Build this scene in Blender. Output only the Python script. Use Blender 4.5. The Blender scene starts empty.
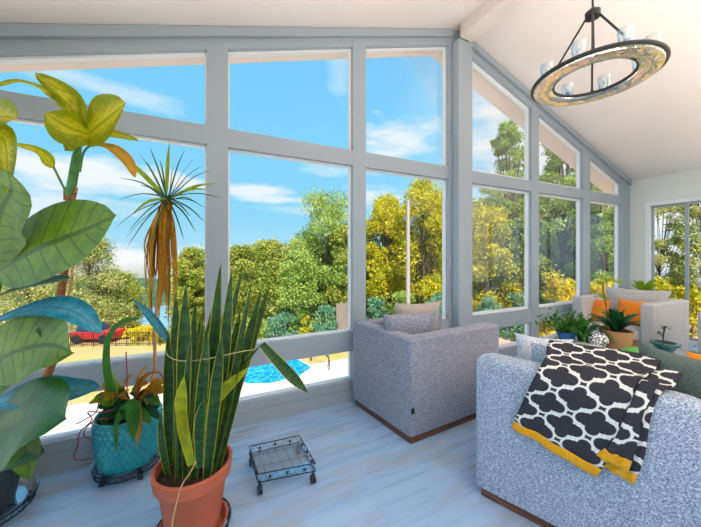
import bpy, bmesh, math, random
import numpy as np
from mathutils import Vector, Matrix, noise
random.seed(7)
SC = bpy.context.scene
COL = SC.collection
# ------------------------------------------------------------------ camera, sky, sun, exposure
F, HOR, CX, H = 297.0, 254.0, 350.5, 1.30
YAW = math.atan2(144.5, 297)
S_, C_ = math.sin(YAW), math.cos(YAW)
cd = bpy.data.cameras.new('camera'); cam = bpy.data.objects.new('camera', cd); COL.objects.link(cam)
cam.location = (0, 0, H); cam.rotation_euler = (math.pi/2, 0, -YAW)
cd.sensor_width = 36; cd.lens = 36*F/701; cd.shift_y = -(263.5-HOR)/701; cd.clip_end = 1000; cd.clip_start = .02
SC.camera = cam
vs = SC.view_settings; vs.view_transform = 'Standard'; vs.look = 'None'; vs.gamma = 1; vs.use_curve_mapping = False; vs.exposure = 0.0

def sun(loc_dir, strength, angle, color):
    l = bpy.data.lights.new('sun', 'SUN'); l.energy = strength; l.angle = angle; l.color = color
    o = bpy.data.objects.new('sun', l); COL.objects.link(o)
    o.rotation_euler = Vector(loc_dir).to_track_quat('Z', 'Y').to_euler(); o.location = (0, -8, 12)
sun((-.08, -.85, 1.15), 7.5, .02, (1, .93, .82))

def area(name, loc, direction, sx, sy, energy, color, spread=180):
    l = bpy.data.lights.new(name, 'AREA'); l.shape = 'RECTANGLE'; l.size = sx; l.size_y = sy; l.energy = energy; l.color = color; l.spread = math.radians(spread)
    o = bpy.data.objects.new(name, l); COL.objects.link(o); o.location = loc
    o.rotation_euler = Vector([-c for c in direction]).to_track_quat('Z', 'Y').to_euler()
area('ceiling_fill', (2.8, -1.75, .2), (.02, .08, 1), 6.6, 2.6, 330, (1, .85, .71), 112)  # added warm fill behind the camera, facing up to brighten the ceiling
area('side_fill', (-1.24, .0, 1.3), (1, .0, .0), 4.0, 1.9, 17, (.72, .84, 1), 130)  # added bluish fill by the left wall, brightens left-facing sides

# ------------------------------------------------------------------ node helpers
class NT:
    def __init__(s, tree): s.t = tree; s.n = tree.nodes; s.l = tree.links
    def new(s, typ, **kw):
        nd = s.n.new(typ)
        for k, v in kw.items(): setattr(nd, k, v)
        return nd
    def put(s, sock, v):
        if isinstance(v, bpy.types.NodeSocket): s.l.new(v, sock)
        elif v is not None:
            if isinstance(v, (tuple, list)) and len(v) == 3 and sock.type == 'RGBA': v = (*v, 1)
            sock.default_value = v
    def math(s, op, a, b=None, c=None, clamp=False):
        nd = s.new('ShaderNodeMath', operation=op); nd.use_clamp = clamp
        s.put(nd.inputs[0], a); s.put(nd.inputs[1], b)
        if c is not None: s.put(nd.inputs[2], c)
        return nd.outputs[0]
    def mix(s, f, a, b, mode='MIX'):
        nd = s.new('ShaderNodeMix', data_type='RGBA', blend_type=mode)
        s.put(nd.inputs[0], f); s.put(nd.inputs[6], a); s.put(nd.inputs[7], b)
        return nd.outputs[2]
    def noise(s, vec, scale, detail=3, rough=.55):
        nd = s.new('ShaderNodeTexNoise'); s.put(nd.inputs['Vector'], vec)
        nd.inputs['Scale'].default_value = scale; nd.inputs['Detail'].default_value = detail; nd.inputs['Roughness'].default_value = rough
        return nd.outputs[0]
    def rng(s, v, a, b, c=0, d=1):
        nd = s.new('ShaderNodeMapRange'); s.put(nd.inputs[0], v)
        for i, q in enumerate((a, b, c, d)): nd.inputs[i+1].default_value = q
        return nd.outputs[0]
    def ramp(s, v, stops):
        nd = s.new('ShaderNodeValToRGB'); s.put(nd.inputs[0], v); e = nd.color_ramp.elements
        while len(e) < len(stops): e.new(.5)
        for i, (p, c) in enumerate(stops): e[i].position = p; e[i].color = (*c, 1)
        return nd.outputs[0]
    def mapping(s, vec, scale=(1,1,1), rot=(0,0,0), loc=(0,0,0)):
        nd = s.new('ShaderNodeMapping'); s.put(nd.inputs[0], vec)
        nd.inputs['Scale'].default_value = scale; nd.inputs['Rotation'].default_value = rot; nd.inputs['Location'].default_value = loc
        return nd.outputs[0]

def lin(r, g, b):
    return tuple(((c/255)/12.92 if c <= 10 else ((c/255+.055)/1.055)**2.4) for c in (r, g, b))

def material(name, build=None, color=(.5,.5,.5), rough=.6, spec=.5, metal=0, coat=0, vary=0, vscale=8, bump=0, bscale=40, trans=None):
    m = bpy.data.materials.new(name); m.use_nodes = True
    nt = NT(m.node_tree); bs = nt.n['Principled BSDF']
    tc = nt.new('ShaderNodeTexCoord')
    nt.tc = tc; nt.bs = bs
    bs.inputs['Roughness'].default_value = rough; bs.inputs['Metallic'].default_value = metal
    bs.inputs['Specular IOR Level'].default_value = spec
    if coat: bs.inputs['Coat Weight'].default_value = coat
    if vary:
        n = nt.noise(tc.outputs['Object'], vscale)
        c = nt.mix(nt.rng(n, .3, .7), tuple(x*(1-vary) for x in color), tuple(min(1, x*(1+vary)) for x in color))
        nt.put(bs.inputs['Base Color'], c)
    else: nt.put(bs.inputs['Base Color'], color)
    if bump:
        b = nt.new('ShaderNodeBump'); b.inputs['Strength'].default_value = bump; b.inputs['Distance'].default_value = .01
        nt.put(b.inputs['Height'], nt.noise(tc.outputs['Object'], bscale, 4)); nt.l.new(b.outputs[0], bs.inputs['Normal'])
    if build: build(nt)
    return m

# ------------------------------------------------------------------ world sky with clouds placed in real directions
W = bpy.data.worlds.new('sky'); SC.world = W; W.use_nodes = True
nt = NT(W.node_tree); bg = nt.n['Background']
tc = nt.new('ShaderNodeTexCoord'); sp = nt.new('ShaderNodeSeparateXYZ'); nt.l.new(tc.outputs['Generated'], sp.inputs[0])
el = nt.math('ARCSINE', sp.outputs[2]); az = nt.math('ARCTAN2', sp.outputs[0], sp.outputs[1])
base = nt.ramp(nt.rng(el, -.05, 1.0), [(0, lin(196,232,252)), (.16, lin(146,218,252)), (.34, lin(130,214,255)), (.6, lin(124,206,255)), (1, lin(100,175,240))])
base = nt.mix(nt.rng(az, .6, 1.2), base, lin(205, 232, 250))
wv = nt.mapping(tc.outputs['Generated'], scale=(1, 1, 3.2))
n1 = nt.noise(wv, 5.5, 8, .6); n2 = nt.noise(wv, 2.1, 3, .5)
nn = nt.math('SUBTRACT', nt.math('ADD', n1, nt.math('MULTIPLY', n2, .5)), .75)
cloud = None
def dir_of(px, py):
    r = (px-CX)/F; z = -(py-HOR)/F; x = S_+r*C_; y = C_-r*S_
    return math.atan2(x, y), math.atan2(z, math.hypot(x, y))
for (px, py, wa, we, k) in [(60,262,.62,.085,1.1),(125,272,.5,.06,1.2),(50,165,.40,.05,.9),(165,180,.25,.035,.8),(20,205,.2,.04,.7),(250,190,.17,.03,.8),(270,199,.16,.018,.7),(300,210,.2,.02,.3),
                            (400,140,.20,.09,.8),(435,128,.12,.08,.8),(378,165,.3,.05,.5),(500,120,.25,.2,1.0),(560,130,.3,.3,1.0),(660,200,.35,.3,1.0),(110,90,.2,.03,.45),(372,195,.15,.06,.8),(340,70,.05,.12,.3)]:
    a, e = dir_of(px, py)
    da = nt.math('DIVIDE', nt.math('SUBTRACT', az, a), wa); de = nt.math('DIVIDE', nt.math('SUBTRACT', el, e), we)
    d = nt.math('SQRT', nt.math('ADD', nt.math('MULTIPLY', da, da), nt.math('MULTIPLY', de, de)))
    v = nt.math('ADD', nt.math('SUBTRACT', 1, d), nt.math('MULTIPLY', nn, 2.6))
    v = nt.math('MULTIPLY', nt.rng(v, .05, .75), k, clamp=True)
    cloud = v if cloud is None else nt.math('MAXIMUM', cloud, v)
skyc = nt.mix(cloud, base, (1.0, 1.0, 1.0))
skyc = nt.mix(nt.rng(el, -.12, -.02), lin(120, 130, 90), skyc)
nt.l.new(skyc, bg.inputs[0]); bg.inputs[1].default_value = 1.0

# ------------------------------------------------------------------ object helpers
def link(name, bm, mat, parent=None, smooth=True):
    me = bpy.data.meshes.new(name); bm.normal_update(); bm.to_mesh(me); bm.free()
    if mat: me.materials.append(mat)
    o = bpy.data.objects.new(name, me); COL.objects.link(o)
    if smooth:
        for p in me.polygons: p.use_smooth = True
        try:
            me.set_sharp_from_angle(angle=math.radians(40))
        except Exception: pass
    if parent is not None:
        o.parent = parent; o.matrix_parent_inverse = Matrix.Translation(-parent.location) if parent.type == 'EMPTY' else Matrix.Identity(4)
    return o
def tag(o, label, cat, group=None, kind=None):
    o['label'] = label; o['category'] = cat
    if group: o['group'] = group
    if kind: o['kind'] = kind
    return o
def thing(name, loc, label, cat, group=None):
    o = bpy.data.objects.new(name, None); COL.objects.link(o); o.location = loc; o.empty_display_size = .1
    bpy.context.view_layer.update()
    return tag(o, label, cat, group)
def structure(name, bm, mat, smooth=False):
    o = link(name, bm, mat, smooth=smooth); o['kind'] = 'structure'; return o
def box(bm, x0, x1, y0, y1, z0, z1, fn=None):
    P = [(x0,y0,z0),(x1,y0,z0),(x1,y1,z0),(x0,y1,z0),(x0,y0,z1),(x1,y0,z1),(x1,y1,z1),(x0,y1,z1)]
    v = [bm.verts.new(fn(p) if fn else p) for p in P]
    for f in ((3,2,1,0),(4,5,6,7),(0,1,5,4),(1,2,6,5),(2,3,7,6),(3,0,4,7)): bm.faces.new([v[i] for i in f])
    return v
def prism_y(bm, poly, y0, y1):
    """poly of (x,z) extruded along y"""
    a = [bm.verts.new((x, y0, z)) for x, z in poly]; b = [bm.verts.new((x, y1, z)) for x, z in poly]
    n = len(poly); bm.faces.new(a); bm.faces.new(b[::-1])
    for i in range(n): bm.faces.new((a[i], b[i], b[(i+1)%n], a[(i+1)%n]))
def bevel(bm, w, seg=3):
    bmesh.ops.recalc_face_normals(bm, faces=bm.faces)
    bmesh.ops.bevel(bm, geom=list(bm.edges), offset=w, segments=seg, affect='EDGES', profile=.5, clamp_overlap=True)
def lathe(bm, prof, c=(0,0,0), n=40, rf=None, cap=True):
    rings = []
    for k, (r, z) in enumerate(prof):
        ring = []
        for i in range(n):
            a = 2*math.pi*i/n; rr = rf(r, z, a, k) if rf else r
            ring.append(bm.verts.new((c[0]+rr*math.cos(a), c[1]+rr*math.sin(a), c[2]+z)))
        rings.append(ring)
    for k in range(len(rings)-1):
        for i in range(n): bm.faces.new((rings[k][i], rings[k][(i+1)%n], rings[k+1][(i+1)%n], rings[k+1][i]))
    if cap:
        bm.faces.new(rings[0][::-1]); bm.faces.new(rings[-1])
def tube(bm, pts, rad, n=8, closed=False):
    pts = [Vector(p) for p in pts]; N = len(pts)
    rad = [rad]*N if isinstance(rad, (int, float)) else rad
    rings = []; ref = None
    for i, p in enumerate(pts):
        if closed: t = pts[(i+1)%N]-pts[i-1]
        else: t = pts[min(i+1, N-1)]-pts[max(i-1, 0)]
        t.normalize()
        if ref is None: ref = t.orthogonal().normalized()
        ref = (ref-t*ref.dot(t)).normalized(); b = t.cross(ref)
        rings.append([bm.verts.new(p+(ref*math.cos(2*math.pi*k/n)+b*math.sin(2*math.pi*k/n))*rad[i]) for k in range(n)])
    for i in range(N if closed else N-1):
        A, B = rings[i], rings[(i+1)%N]
        for k in range(n): bm.faces.new((A[k], A[(k+1)%n], B[(k+1)%n], B[k]))
    if not closed: bm.faces.new(rings[0][::-1]); bm.faces.new(rings[-1])
def curve_pts(pts, n=10):
    """Catmull-Rom through points"""
    P = [Vector(p) for p in pts]; P = [P[0]*2-P[1]]+P+[P[-1]*2-P[-2]]; out = []
    for i in range(1, len(P)-2):
        for k in range(n):
            t = k/n; a, b, c, d = P[i-1], P[i], P[i+1], P[i+2]
            out.append(.5*((2*b)+(c-a)*t+(2*a-5*b+4*c-d)*t*t+(3*b-a-3*c+d)*t*t*t))
    out.append(P[-2]); return out
def Wp(px, py, d):
    """point at depth d seen at a photograph position"""
    r = (px-CX)/F*d
    return Vector((d*S_+r*C_, d*C_-r*S_, H-(py-HOR)/F*d))
def ground(px, py, z=0): return Wp(px, py, (H-z)*F/(py-HOR))
def pix(p):
    d = p[0]*S_+p[1]*C_; r = p[0]*C_-p[1]*S_
    return CX+F*r/d, HOR-F*(p[2]-H)/d, d

PROF = {'sword': lambda t: (.62+.38*math.sin(min(1, t*1.6)*math.pi/2))*(1 if t < .62 else max(.0, 1-((t-.62)/.38)**2.0)),
        'oval': lambda t: max(0, math.sin(math.pi*t**.82))**.62 if t < 1 else 0,
        'heart': lambda t: (max(0, math.sin(math.pi*t**.55)))**.7 if t < 1 else 0,
        'grass': lambda t: (1-t)**.45 if t < 1 else 0,
        'lance': lambda t: max(0, math.sin(math.pi*t**.7))**.9 if t < 1 else 0}
def leaf(bm, spine, width, normal, prof='oval', fold=.18, wave=0, n=10, m=6, twist=0):
    """leaf blade swept along spine; uv.x across (0..1), uv.y along"""
    uvl = bm.loops.layers.uv.verify()
    sp = curve_pts(spine, max(2, n//(len(spine)-1))) if len(spine) > 2 else [Vector(spine[0]).lerp(Vector(spine[1]), i/n) for i in range(n+1)]
    N = len(sp); nrm = Vector(normal).normalized(); rows = []; f = PROF[prof]; ph = random.random()*6
    for i, p in enumerate(sp):
        t = (sp[min(i+1, N-1)]-sp[max(i-1, 0)]).normalized()
        side = t.cross(nrm)
        if side.length < 1e-3: side = t.orthogonal()
        side.normalize(); up = side.cross(t).normalized()
        if twist: side = Matrix.Rotation(twist*i/N, 3, t) @ side; up = Matrix.Rotation(twist*i/N, 3, t) @ up
        w = max(.0006, width*.5*f(i/(N-1))); row = []
        for k in range(m+1):
            u = -1+2*k/m
            q = p+side*w*u*math.cos(fold)+up*w*abs(u)*math.sin(fold)+up*wave*abs(u)*width*math.sin(ph+i/(N-1)*9+u)
            row.append(bm.verts.new(q))
        rows.append(row)
    for i in range(N-1):
        for k in range(m):
            fc = bm.faces.new((rows[i][k], rows[i][k+1], rows[i+1][k+1], rows[i+1][k]))
            uvs = ((k/m, i/(N-1)), ((k+1)/m, i/(N-1)), ((k+1)/m, (i+1)/(N-1)), (k/m, (i+1)/(N-1)))
            for lp, uv in zip(fc.loops, uvs): lp[uvl].uv = uv
def leafobj(name, mat, parent, spine, width, normal, **kw):
    bm = bmesh.new(); leaf(bm, spine, width, normal, **kw); return link(name, bm, mat, parent)
def pillow_bm(w, h, t, n=14, pinch=.10, origin=(0,0,0), ax=(1,0,0), ay=(0,0,1), sag=0):
    """soft cushion standing in the plane ax, ay; thickness along ax x ay"""
    bm = bmesh.new(); ax = Vector(ax).normalized(); ay = Vector(ay).normalized(); az_ = ax.cross(ay); o = Vector(origin)
    grids = []
    for sgn in (1, -1):
        g = []
        for j in range(n+1):
            row = []
            for i in range(n+1):
                u = -1+2*i/n; v = -1+2*j/n
                th = t*.5*(max(0, 1-abs(u)**2.6)*max(0, 1-abs(v)**2.6))**.5
                ww = 1-pinch*(1-abs(v)**2)*abs(u)**3; hh = 1-pinch*(1-abs(u)**2)*abs(v)**3
                p = o+ax*(u*w/2*ww)+ay*(v*h/2*hh-sag*(1-u*u)*(v+1)/2)+az_*th*sgn
                row.append(p)
            g.append(row)
        grids.append(g)
    V = []
    for s in (0, 1):
        V.append([[None]*(n+1) for _ in range(n+1)])
        for j in range(n+1):
            for i in range(n+1):
                edge = i in (0, n) or j in (0, n)
                V[s][j][i] = V[0][j][i] if (s and edge) else bm.verts.new(grids[s][j][i])
    for s in (0, 1):
        for j in range(n):
            for i in range(n):
                q = (V[s][j][i], V[s][j][i+1], V[s][j+1][i+1], V[s][j+1][i])
                bm.faces.new(q if s == 0 else q[::-1])
    return bm

# ------------------------------------------------------------------ materials
M = {}
M['ceiling'] = material('ceiling_paint', color=lin(232,224,220), rough=.35, spec=.35, vary=.02, vscale=1.5)
M['beam'] = material('beam_paint', color=lin(222,213,206), rough=.6, vary=.03, vscale=2)
M['wall'] = material('wall_paint', color=lin(222,226,222), rough=.7, vary=.02, vscale=3, bump=.05, bscale=120)
M['frame'] = material('window_frame_paint', color=lin(158,169,179), rough=.42, spec=.4, vary=.02, vscale=4)
M['bead'] = material('white_vinyl_bead', color=lin(236,238,242), rough=.35, spec=.5)
M['soffit'] = material('soffit_boards', color=lin(245,226,216), rough=.7, vary=.02)
def glass_build(nt):
    o = nt.n['Material Output']; nt.n.remove(nt.bs)
    tr = nt.new('ShaderNodeBsdfTransparent'); gl = nt.new('ShaderNodeBsdfGlossy'); gl.inputs['Roughness'].default_value = .02
    tr.inputs[0].default_value = (.985, .995, .995, 1)
    fr = nt.new('ShaderNodeFresnel'); fr.inputs[0].default_value = 1.35
    mx = nt.new('ShaderNodeMixShader'); nt.put(mx.inputs[0], nt.math('MULTIPLY', fr.outputs[0], .22)); nt.l.new(tr.outputs[0], mx.inputs[1]); nt.l.new(gl.outputs[0], mx.inputs[2])
    nt.l.new(mx.outputs[0], o.inputs[0])
M['pane'] = material('window_glass', glass_build)
def clear_build(nt):
    o = nt.n['Material Output']; nt.n.remove(nt.bs)
    tr = nt.new('ShaderNodeBsdfTransparent'); gl = nt.new('ShaderNodeBsdfGlossy'); gl.inputs['Roughness'].default_value = .05
    tr.inputs[0].default_value = (.86, .92, .96, 1)
    lw = nt.new('ShaderNodeLayerWeight'); lw.inputs[0].default_value = .45
    mx = nt.new('ShaderNodeMixShader'); nt.put(mx.inputs[0], nt.math('ADD', nt.math('MULTIPLY', lw.outputs[1], .75), .06)); nt.l.new(tr.outputs[0], mx.inputs[1]); nt.l.new(gl.outputs[0], mx.inputs[2])
    nt.l.new(mx.outputs[0], o.inputs[0])
M['clear'] = material('clear_glass', clear_build)
def floor_build(nt):
    v = nt.tc.outputs['Object']
    br = nt.new('ShaderNodeTexBrick'); nt.put(br.inputs['Vector'], v)
    br.inputs['Scale'].default_value = 1; br.inputs['Brick Width'].default_value = 1.25; br.inputs['Row Height'].default_value = .2
    br.inputs['Mortar Size'].default_value = .0018; br.inputs['Color1'].default_value = (*lin(140,178,216),1); br.inputs['Color2'].default_value = (*lin(154,187,222),1)
    br.inputs['Mortar'].default_value = (*lin(126,154,186),1); br.offset = .37
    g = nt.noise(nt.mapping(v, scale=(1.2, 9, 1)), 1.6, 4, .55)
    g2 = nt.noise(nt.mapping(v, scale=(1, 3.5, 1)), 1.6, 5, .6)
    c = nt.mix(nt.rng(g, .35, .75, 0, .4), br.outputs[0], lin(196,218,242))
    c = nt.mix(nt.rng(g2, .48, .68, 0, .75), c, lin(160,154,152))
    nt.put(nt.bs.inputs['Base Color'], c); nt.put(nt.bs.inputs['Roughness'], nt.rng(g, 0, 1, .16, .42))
    b = nt.new('ShaderNodeBump'); b.inputs['Strength'].default_value = .15; b.inputs['Distance'].default_value = .002
    nt.put(b.inputs['Height'], nt.math('SUBTRACT', g, br.outputs[1])); nt.l.new(b.outputs[0], nt.bs.inputs['Normal'])
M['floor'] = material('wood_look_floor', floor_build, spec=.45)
def tweed(dark, light, scale=150):
    def f(nt):
        v = nt.tc.outputs['Object']
        vo = nt.new('ShaderNodeTexVoronoi'); nt.put(vo.inputs['Vector'], nt.mapping(v, scale=(1, 1, 1.5), rot=(.3,.2,.5))); vo.inputs['Scale'].default_value = scale
        n = nt.noise(v, scale*.7, 3, .7)
        k = nt.math('ADD', nt.math('MULTIPLY', vo.outputs[0], .9), nt.math('MULTIPLY', n, .7))
        c = nt.mix(nt.rng(k, .45, 1.15), dark, light)
        nt.put(nt.bs.inputs['Base Color'], c)
        b = nt.new('ShaderNodeBump'); b.inputs['Strength'].default_value = .6; b.inputs['Distance'].default_value = .004
        nt.put(b.inputs['Height'], k); nt.l.new(b.outputs[0], nt.bs.inputs['Normal'])
        nt.bs.inputs['Sheen Weight'].default_value = .25
    return f
M['tweed'] = material('grey_tweed', tweed(lin(78,94,118), lin(196,210,230), 150), rough=.95, spec=.1)
M['tweed_fine'] = material('grey_woven_fabric', tweed(lin(76,78,90), lin(180,184,202), 150), rough=.95, spec=.1)
M['pale_fabric'] = material('pale_grey_fabric', tweed(lin(160,160,162), lin(214,212,210), 200), rough=.95, spec=.1)
M['beige_fabric'] = material('beige_fabric', tweed(lin(152,142,134), lin(200,190,180), 200), rough=.95, spec=.1)
M['blue_tweed'] = material('pale_blue_tweed', tweed(lin(150,158,176), lin(232,234,240), 120), rough=.95, spec=.1)
M['dark_fabric'] = material('dark_green_grey_fabric', tweed(lin(58,72,72), lin(98,112,108), 220), rough=.95, spec=.1)
M['orange'] = material('orange_fabric', tweed(lin(235,120,20), lin(255,160,50), 240), rough=.9, spec=.1)
def wood_build(c1, c2):
    def f(nt):
        n = nt.noise(nt.mapping(nt.tc.outputs['Object'], scale=(2, 2, 26)), 3, 5, .6)
        nt.put(nt.bs.inputs['Base Color'], nt.mix(nt.rng(n, .35, .65), c1, c2))
    return f
M['walnut'] = material('walnut_plinth', wood_build(lin(86,52,38), lin(130,84,60)), rough=.45)
M['black'] = material('black_metal', color=(.02,.021,.024), rough=.38, metal=.3, vary=.2)
M['wire'] = material('dark_wire', color=lin(38,48,62), rough=.35, metal=.6, vary=.15)
M['rubber'] = material('dark_rubber', color=lin(28,44,52), rough=.5, vary=.2)
M['chrome'] = material('polished_metal', color=(.9,.9,.9), rough=.06, metal=1, vary=.03)
def mir(nt):
    b = nt.new('ShaderNodeBump'); b.inputs['Strength'].default_value = .55; b.inputs['Distance'].default_value = .02; nt.put(b.inputs['Height'], nt.noise(nt.tc.outputs['Object'], 14, 3)); nt.l.new(b.outputs[0], nt.bs.inputs['Normal'])
M['mirror_ring'] = material('faceted_mirror', mir, color=(.9,.88,.8), rough=.05, metal=1)
M['gold'] = material('polished_brass', color=(.95,.72,.12), rough=.22, metal=1, vary=.1, vscale=14)
M['terracotta'] = material('terracotta', color=lin(180,98,72), rough=.72, vary=.12, vscale=9, bump=.1, bscale=60, spec=.25)
M['clay'] = material('tan_clay', color=lin(176,128,88), rough=.7, vary=.1)
M['teal'] = material('teal_glaze', color=lin(18,146,156), rough=.2, coat=.6, vary=.22, vscale=12)
M['teal_dark'] = material('dark_teal_glaze', color=lin(10,92,92), rough=.25, coat=.4, vary=.15)
M['charcoal_pot'] = material('charcoal_plastic', color=lin(52,58,62), rough=.4, vary=.15)
M['soil'] = material('soil', color=lin(50,36,26), rough=.95, vary=.4, vscale=40, bump=.8, bscale=60)
M['blue_pot'] = material('blue_glaze', color=lin(40,120,190), rough=.2, coat=.5, vary=.15)
M['white_paint'] = material('white_lacquer', color=lin(232,236,238), rough=.3, vary=.02)
M['string'] = material('jute_string', color=lin(170,160,110), rough=.9, vary=.1)
M['drystem'] = material('dry_stem', color=lin(196,152,104), rough=.8, vary=.2, vscale=30)
M['redstem'] = material('reddish_stem', color=lin(140,52,52), rough=.6, vary=.3, vscale=30)
M['candle'] = material('blue_candle_cup', color=lin(90,150,215), rough=.25, coat=.4, vary=.08)
M['teal_book'] = material('teal_cover', color=lin(20,150,170), rough=.4, vary=.05)
M['green_book'] = material('green_cover', color=lin(90,190,90), rough=.4, vary=.08)

def leafmat(name, base, edge, vein, vein_amt=.5, blotch=0, blotch_c=(1,1,0), edge_w=.0, trans=.35, rough=.4, veins=16, band=0):
    def f(nt):
        out = nt.n['Material Output']
        uv = nt.new('ShaderNodeSeparateXYZ'); nt.l.new(nt.tc.outputs['UV'], uv.inputs[0])
        u = nt.math('ABSOLUTE', nt.math('SUBTRACT', nt.math('MULTIPLY', uv.outputs[0], 2), 1)); v = uv.outputs[1]
        n = nt.noise(nt.tc.outputs['Object'], 22, 4, .6)
        c = nt.mix(nt.rng(n, .35, .65), tuple(x*.72 for x in base), tuple(x*1.25 for x in base))
        if blotch:
            k = nt.math('ADD', nt.math('MULTIPLY', nt.math('SUBTRACT', 1, u), .8), nt.math('MULTIPLY', nt.noise(nt.tc.outputs['Object'], 60, 3), .9))
            c = nt.mix(nt.math('MULTIPLY', nt.rng(k, .75, 1.1), blotch), c, blotch_c)
        if veins:
            w = nt.math('SINE', nt.math('MULTIPLY', nt.math('SUBTRACT', v, nt.math('MULTIPLY', u, .16)), veins*6.283))
            ln = nt.rng(w, .86, 1.0)
            mid = nt.rng(u, .05, .10, 1, 0)
            c = nt.mix(nt.math('MULTIPLY', nt.math('MAXIMUM', ln, mid), vein_amt), c, vein)
        if band:
            w = nt.math('SINE', nt.math('ADD', nt.math('MULTIPLY', v, band*6.283), nt.math('MULTIPLY', n, 14)))
            c = nt.mix(nt.rng(w, .1, .9, 0, .75), c, vein)
        if edge_w:
            c = nt.mix(nt.rng(u, 1-edge_w-.04, 1-edge_w+.04), c, edge)
        nt.put(nt.bs.inputs['Base Color'], c)
        tl = nt.new('ShaderNodeBsdfTranslucent'); nt.put(tl.inputs[0], nt.mix(.5, c, edge))
        mx = nt.new('ShaderNodeMixShader'); mx.inputs[0].default_value = trans
        nt.l.new(nt.bs.outputs[0], mx.inputs[1]); nt.l.new(tl.outputs[0], mx.inputs[2]); nt.l.new(mx.outputs[0], out.inputs[0])
    return material(name, f, rough=max(rough, .38), spec=.3)
M['cane_leaf_yellow'] = leafmat('yellow_green_variegated_leaf', lin(122,140,14), lin(226,216,30), lin(60,96,14), .6, .85, lin(226,208,50), trans=.5)
M['cane_leaf_green'] = leafmat('broad_green_leaf', lin(86,120,14), lin(150,176,10), lin(40,72,8), .85, .25, lin(120,150,30), trans=.28, rough=.42, veins=9)
M['cane_leaf_dark'] = leafmat('deep_green_leaf', lin(24,84,20), lin(80,130,10), lin(14,52,14), .6, trans=.18, rough=.36, veins=9)
M['cane_leaf_sky_sheen'] = leafmat('leaf_painted_sky_sheen', lin(36,128,150), lin(80,170,190), lin(24,80,100), .5, .3, lin(130,190,205), trans=.15, rough=.18, veins=9)  # blue is sky reflection on the leaf, painted into its base colour
M['dry_leaf'] = leafmat('withered_leaf', lin(186,128,36), lin(220,170,60), lin(120,70,20), .5, .4, lin(214,184,60), trans=.45, rough=.7, veins=0)
M['brown_leaf'] = leafmat('brown_hanging_leaf', lin(130,84,30), lin(200,140,50), lin(90,50,20), .5, .4, lin(150,140,50), trans=.35, rough=.7, veins=0)
M['dracaena_leaf'] = leafmat('dark_spiky_leaf', lin(62,104,72), lin(120,150,60), lin(30,60,40), .4, trans=.3, rough=.35, veins=0)
M['snake_leaf'] = leafmat('banded_sword_leaf', lin(38,82,40), lin(176,176,50), lin(12,42,30), .8, edge_w=.11, trans=.2, rough=.3, veins=0, band=13)
M['snake_yellow'] = leafmat('yellowed_sword_leaf', lin(176,186,40), lin(222,214,60), lin(140,160,40), .4, edge_w=.12, trans=.4, rough=.4, veins=0, band=6)
M['croton_leaf'] = leafmat('orange_yellow_leaf', lin(206,132,24), lin(230,180,40), lin(170,50,20), .6, .4, lin(120,140,30), trans=.4, veins=7)
M['small_green'] = leafmat('small_green_leaf', lin(60,128,44), lin(140,180,60), lin(36,84,30), .5, trans=.3, veins=8)
M['small_dark'] = leafmat('small_dark_leaf', lin(24,84,48), lin(60,120,60), lin(14,56,34), .5, trans=.2, veins=6)
M['small_yellow'] = leafmat('small_yellow_green_leaf', lin(150,176,40), lin(210,210,60), lin(90,120,30), .4, trans=.5, veins=8)
M['stem_green'] = material('green_stem', color=lin(74,132,66), rough=.4, vary=.25, vscale=30)
M['cane_brown'] = material('woody_cane', wood_build(lin(120,66,36), lin(176,112,66)), rough=.8)

# ------------------------------------------------------------------ the room
D = 2.39; XL, XR, XP = -1.29, 6.29, 2.47; ZE, ZP = 2.50, 3.73; YB = -3.5
SL = (ZP-ZE)/(XR-XP)
def zroof(x): return ZP-SL*abs(x-XP)
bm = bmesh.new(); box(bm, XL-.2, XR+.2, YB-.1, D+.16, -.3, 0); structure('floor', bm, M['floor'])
bm = bmesh.new()
for s in (-1, 1):
    xe = XP+s*(XR-XP+.02); xo = XP+s*(XR-XP+.5)
    prism_y(bm, [(XP, ZP), (xe, zroof(xe)), (xe, zroof(xe)+.22), (XP, ZP+.22)], YB-.1, D+.12)
bmesh.ops.recalc_face_normals(bm, faces=bm.faces); structure('ceiling', bm, M['ceiling'])
bm = bmesh.new()
for s in (-1, 1):
    xo = XP+s*(XR-XP+.45)
    prism_y(bm, [(XP, ZP-.0), (xo, zroof(xo)-.0), (xo, zroof(xo)+.22), (XP, ZP+.22)], D+.125, D+.46)
bmesh.ops.recalc_face_normals(bm, faces=bm.faces); structure('trim_1', bm, M['soffit'])
# ridge beam
bm = bmesh.new(); box(bm, XP-.085, XP+.085, YB+.1, D-.1, ZP-.17, ZP-.005); bevel(bm, .008, 2); structure('trim_2', bm, M['beam'])
# walls
bm = bmesh.new(); box(bm, XL-.15, XL, YB, -2.55, 0, zroof(XL)+.1); box(bm, XL-.15, XL, 2.1, D, 0, zroof(XL)+.1); box(bm, XL-.15, XL, -2.55, 2.1, 0, .3); box(bm, XL-.15, XL, -2.55, 2.1, 2.28, zroof(XL)+.1)
structure('wall_left', bm, M['wall'])
DY0, DY1, DZ = -.25, 2.2, 2.11
bm = bmesh.new()
box(bm, XR, XR+.15, DY1, D+.12, 0, ZE+.1); box(bm, XR, XR+.15, DY0, DY1, DZ, ZE+.1); box(bm, XR, XR+.15, YB, DY0, 0, ZE+.1)
structure('wall_right', bm, M['wall'])
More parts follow.
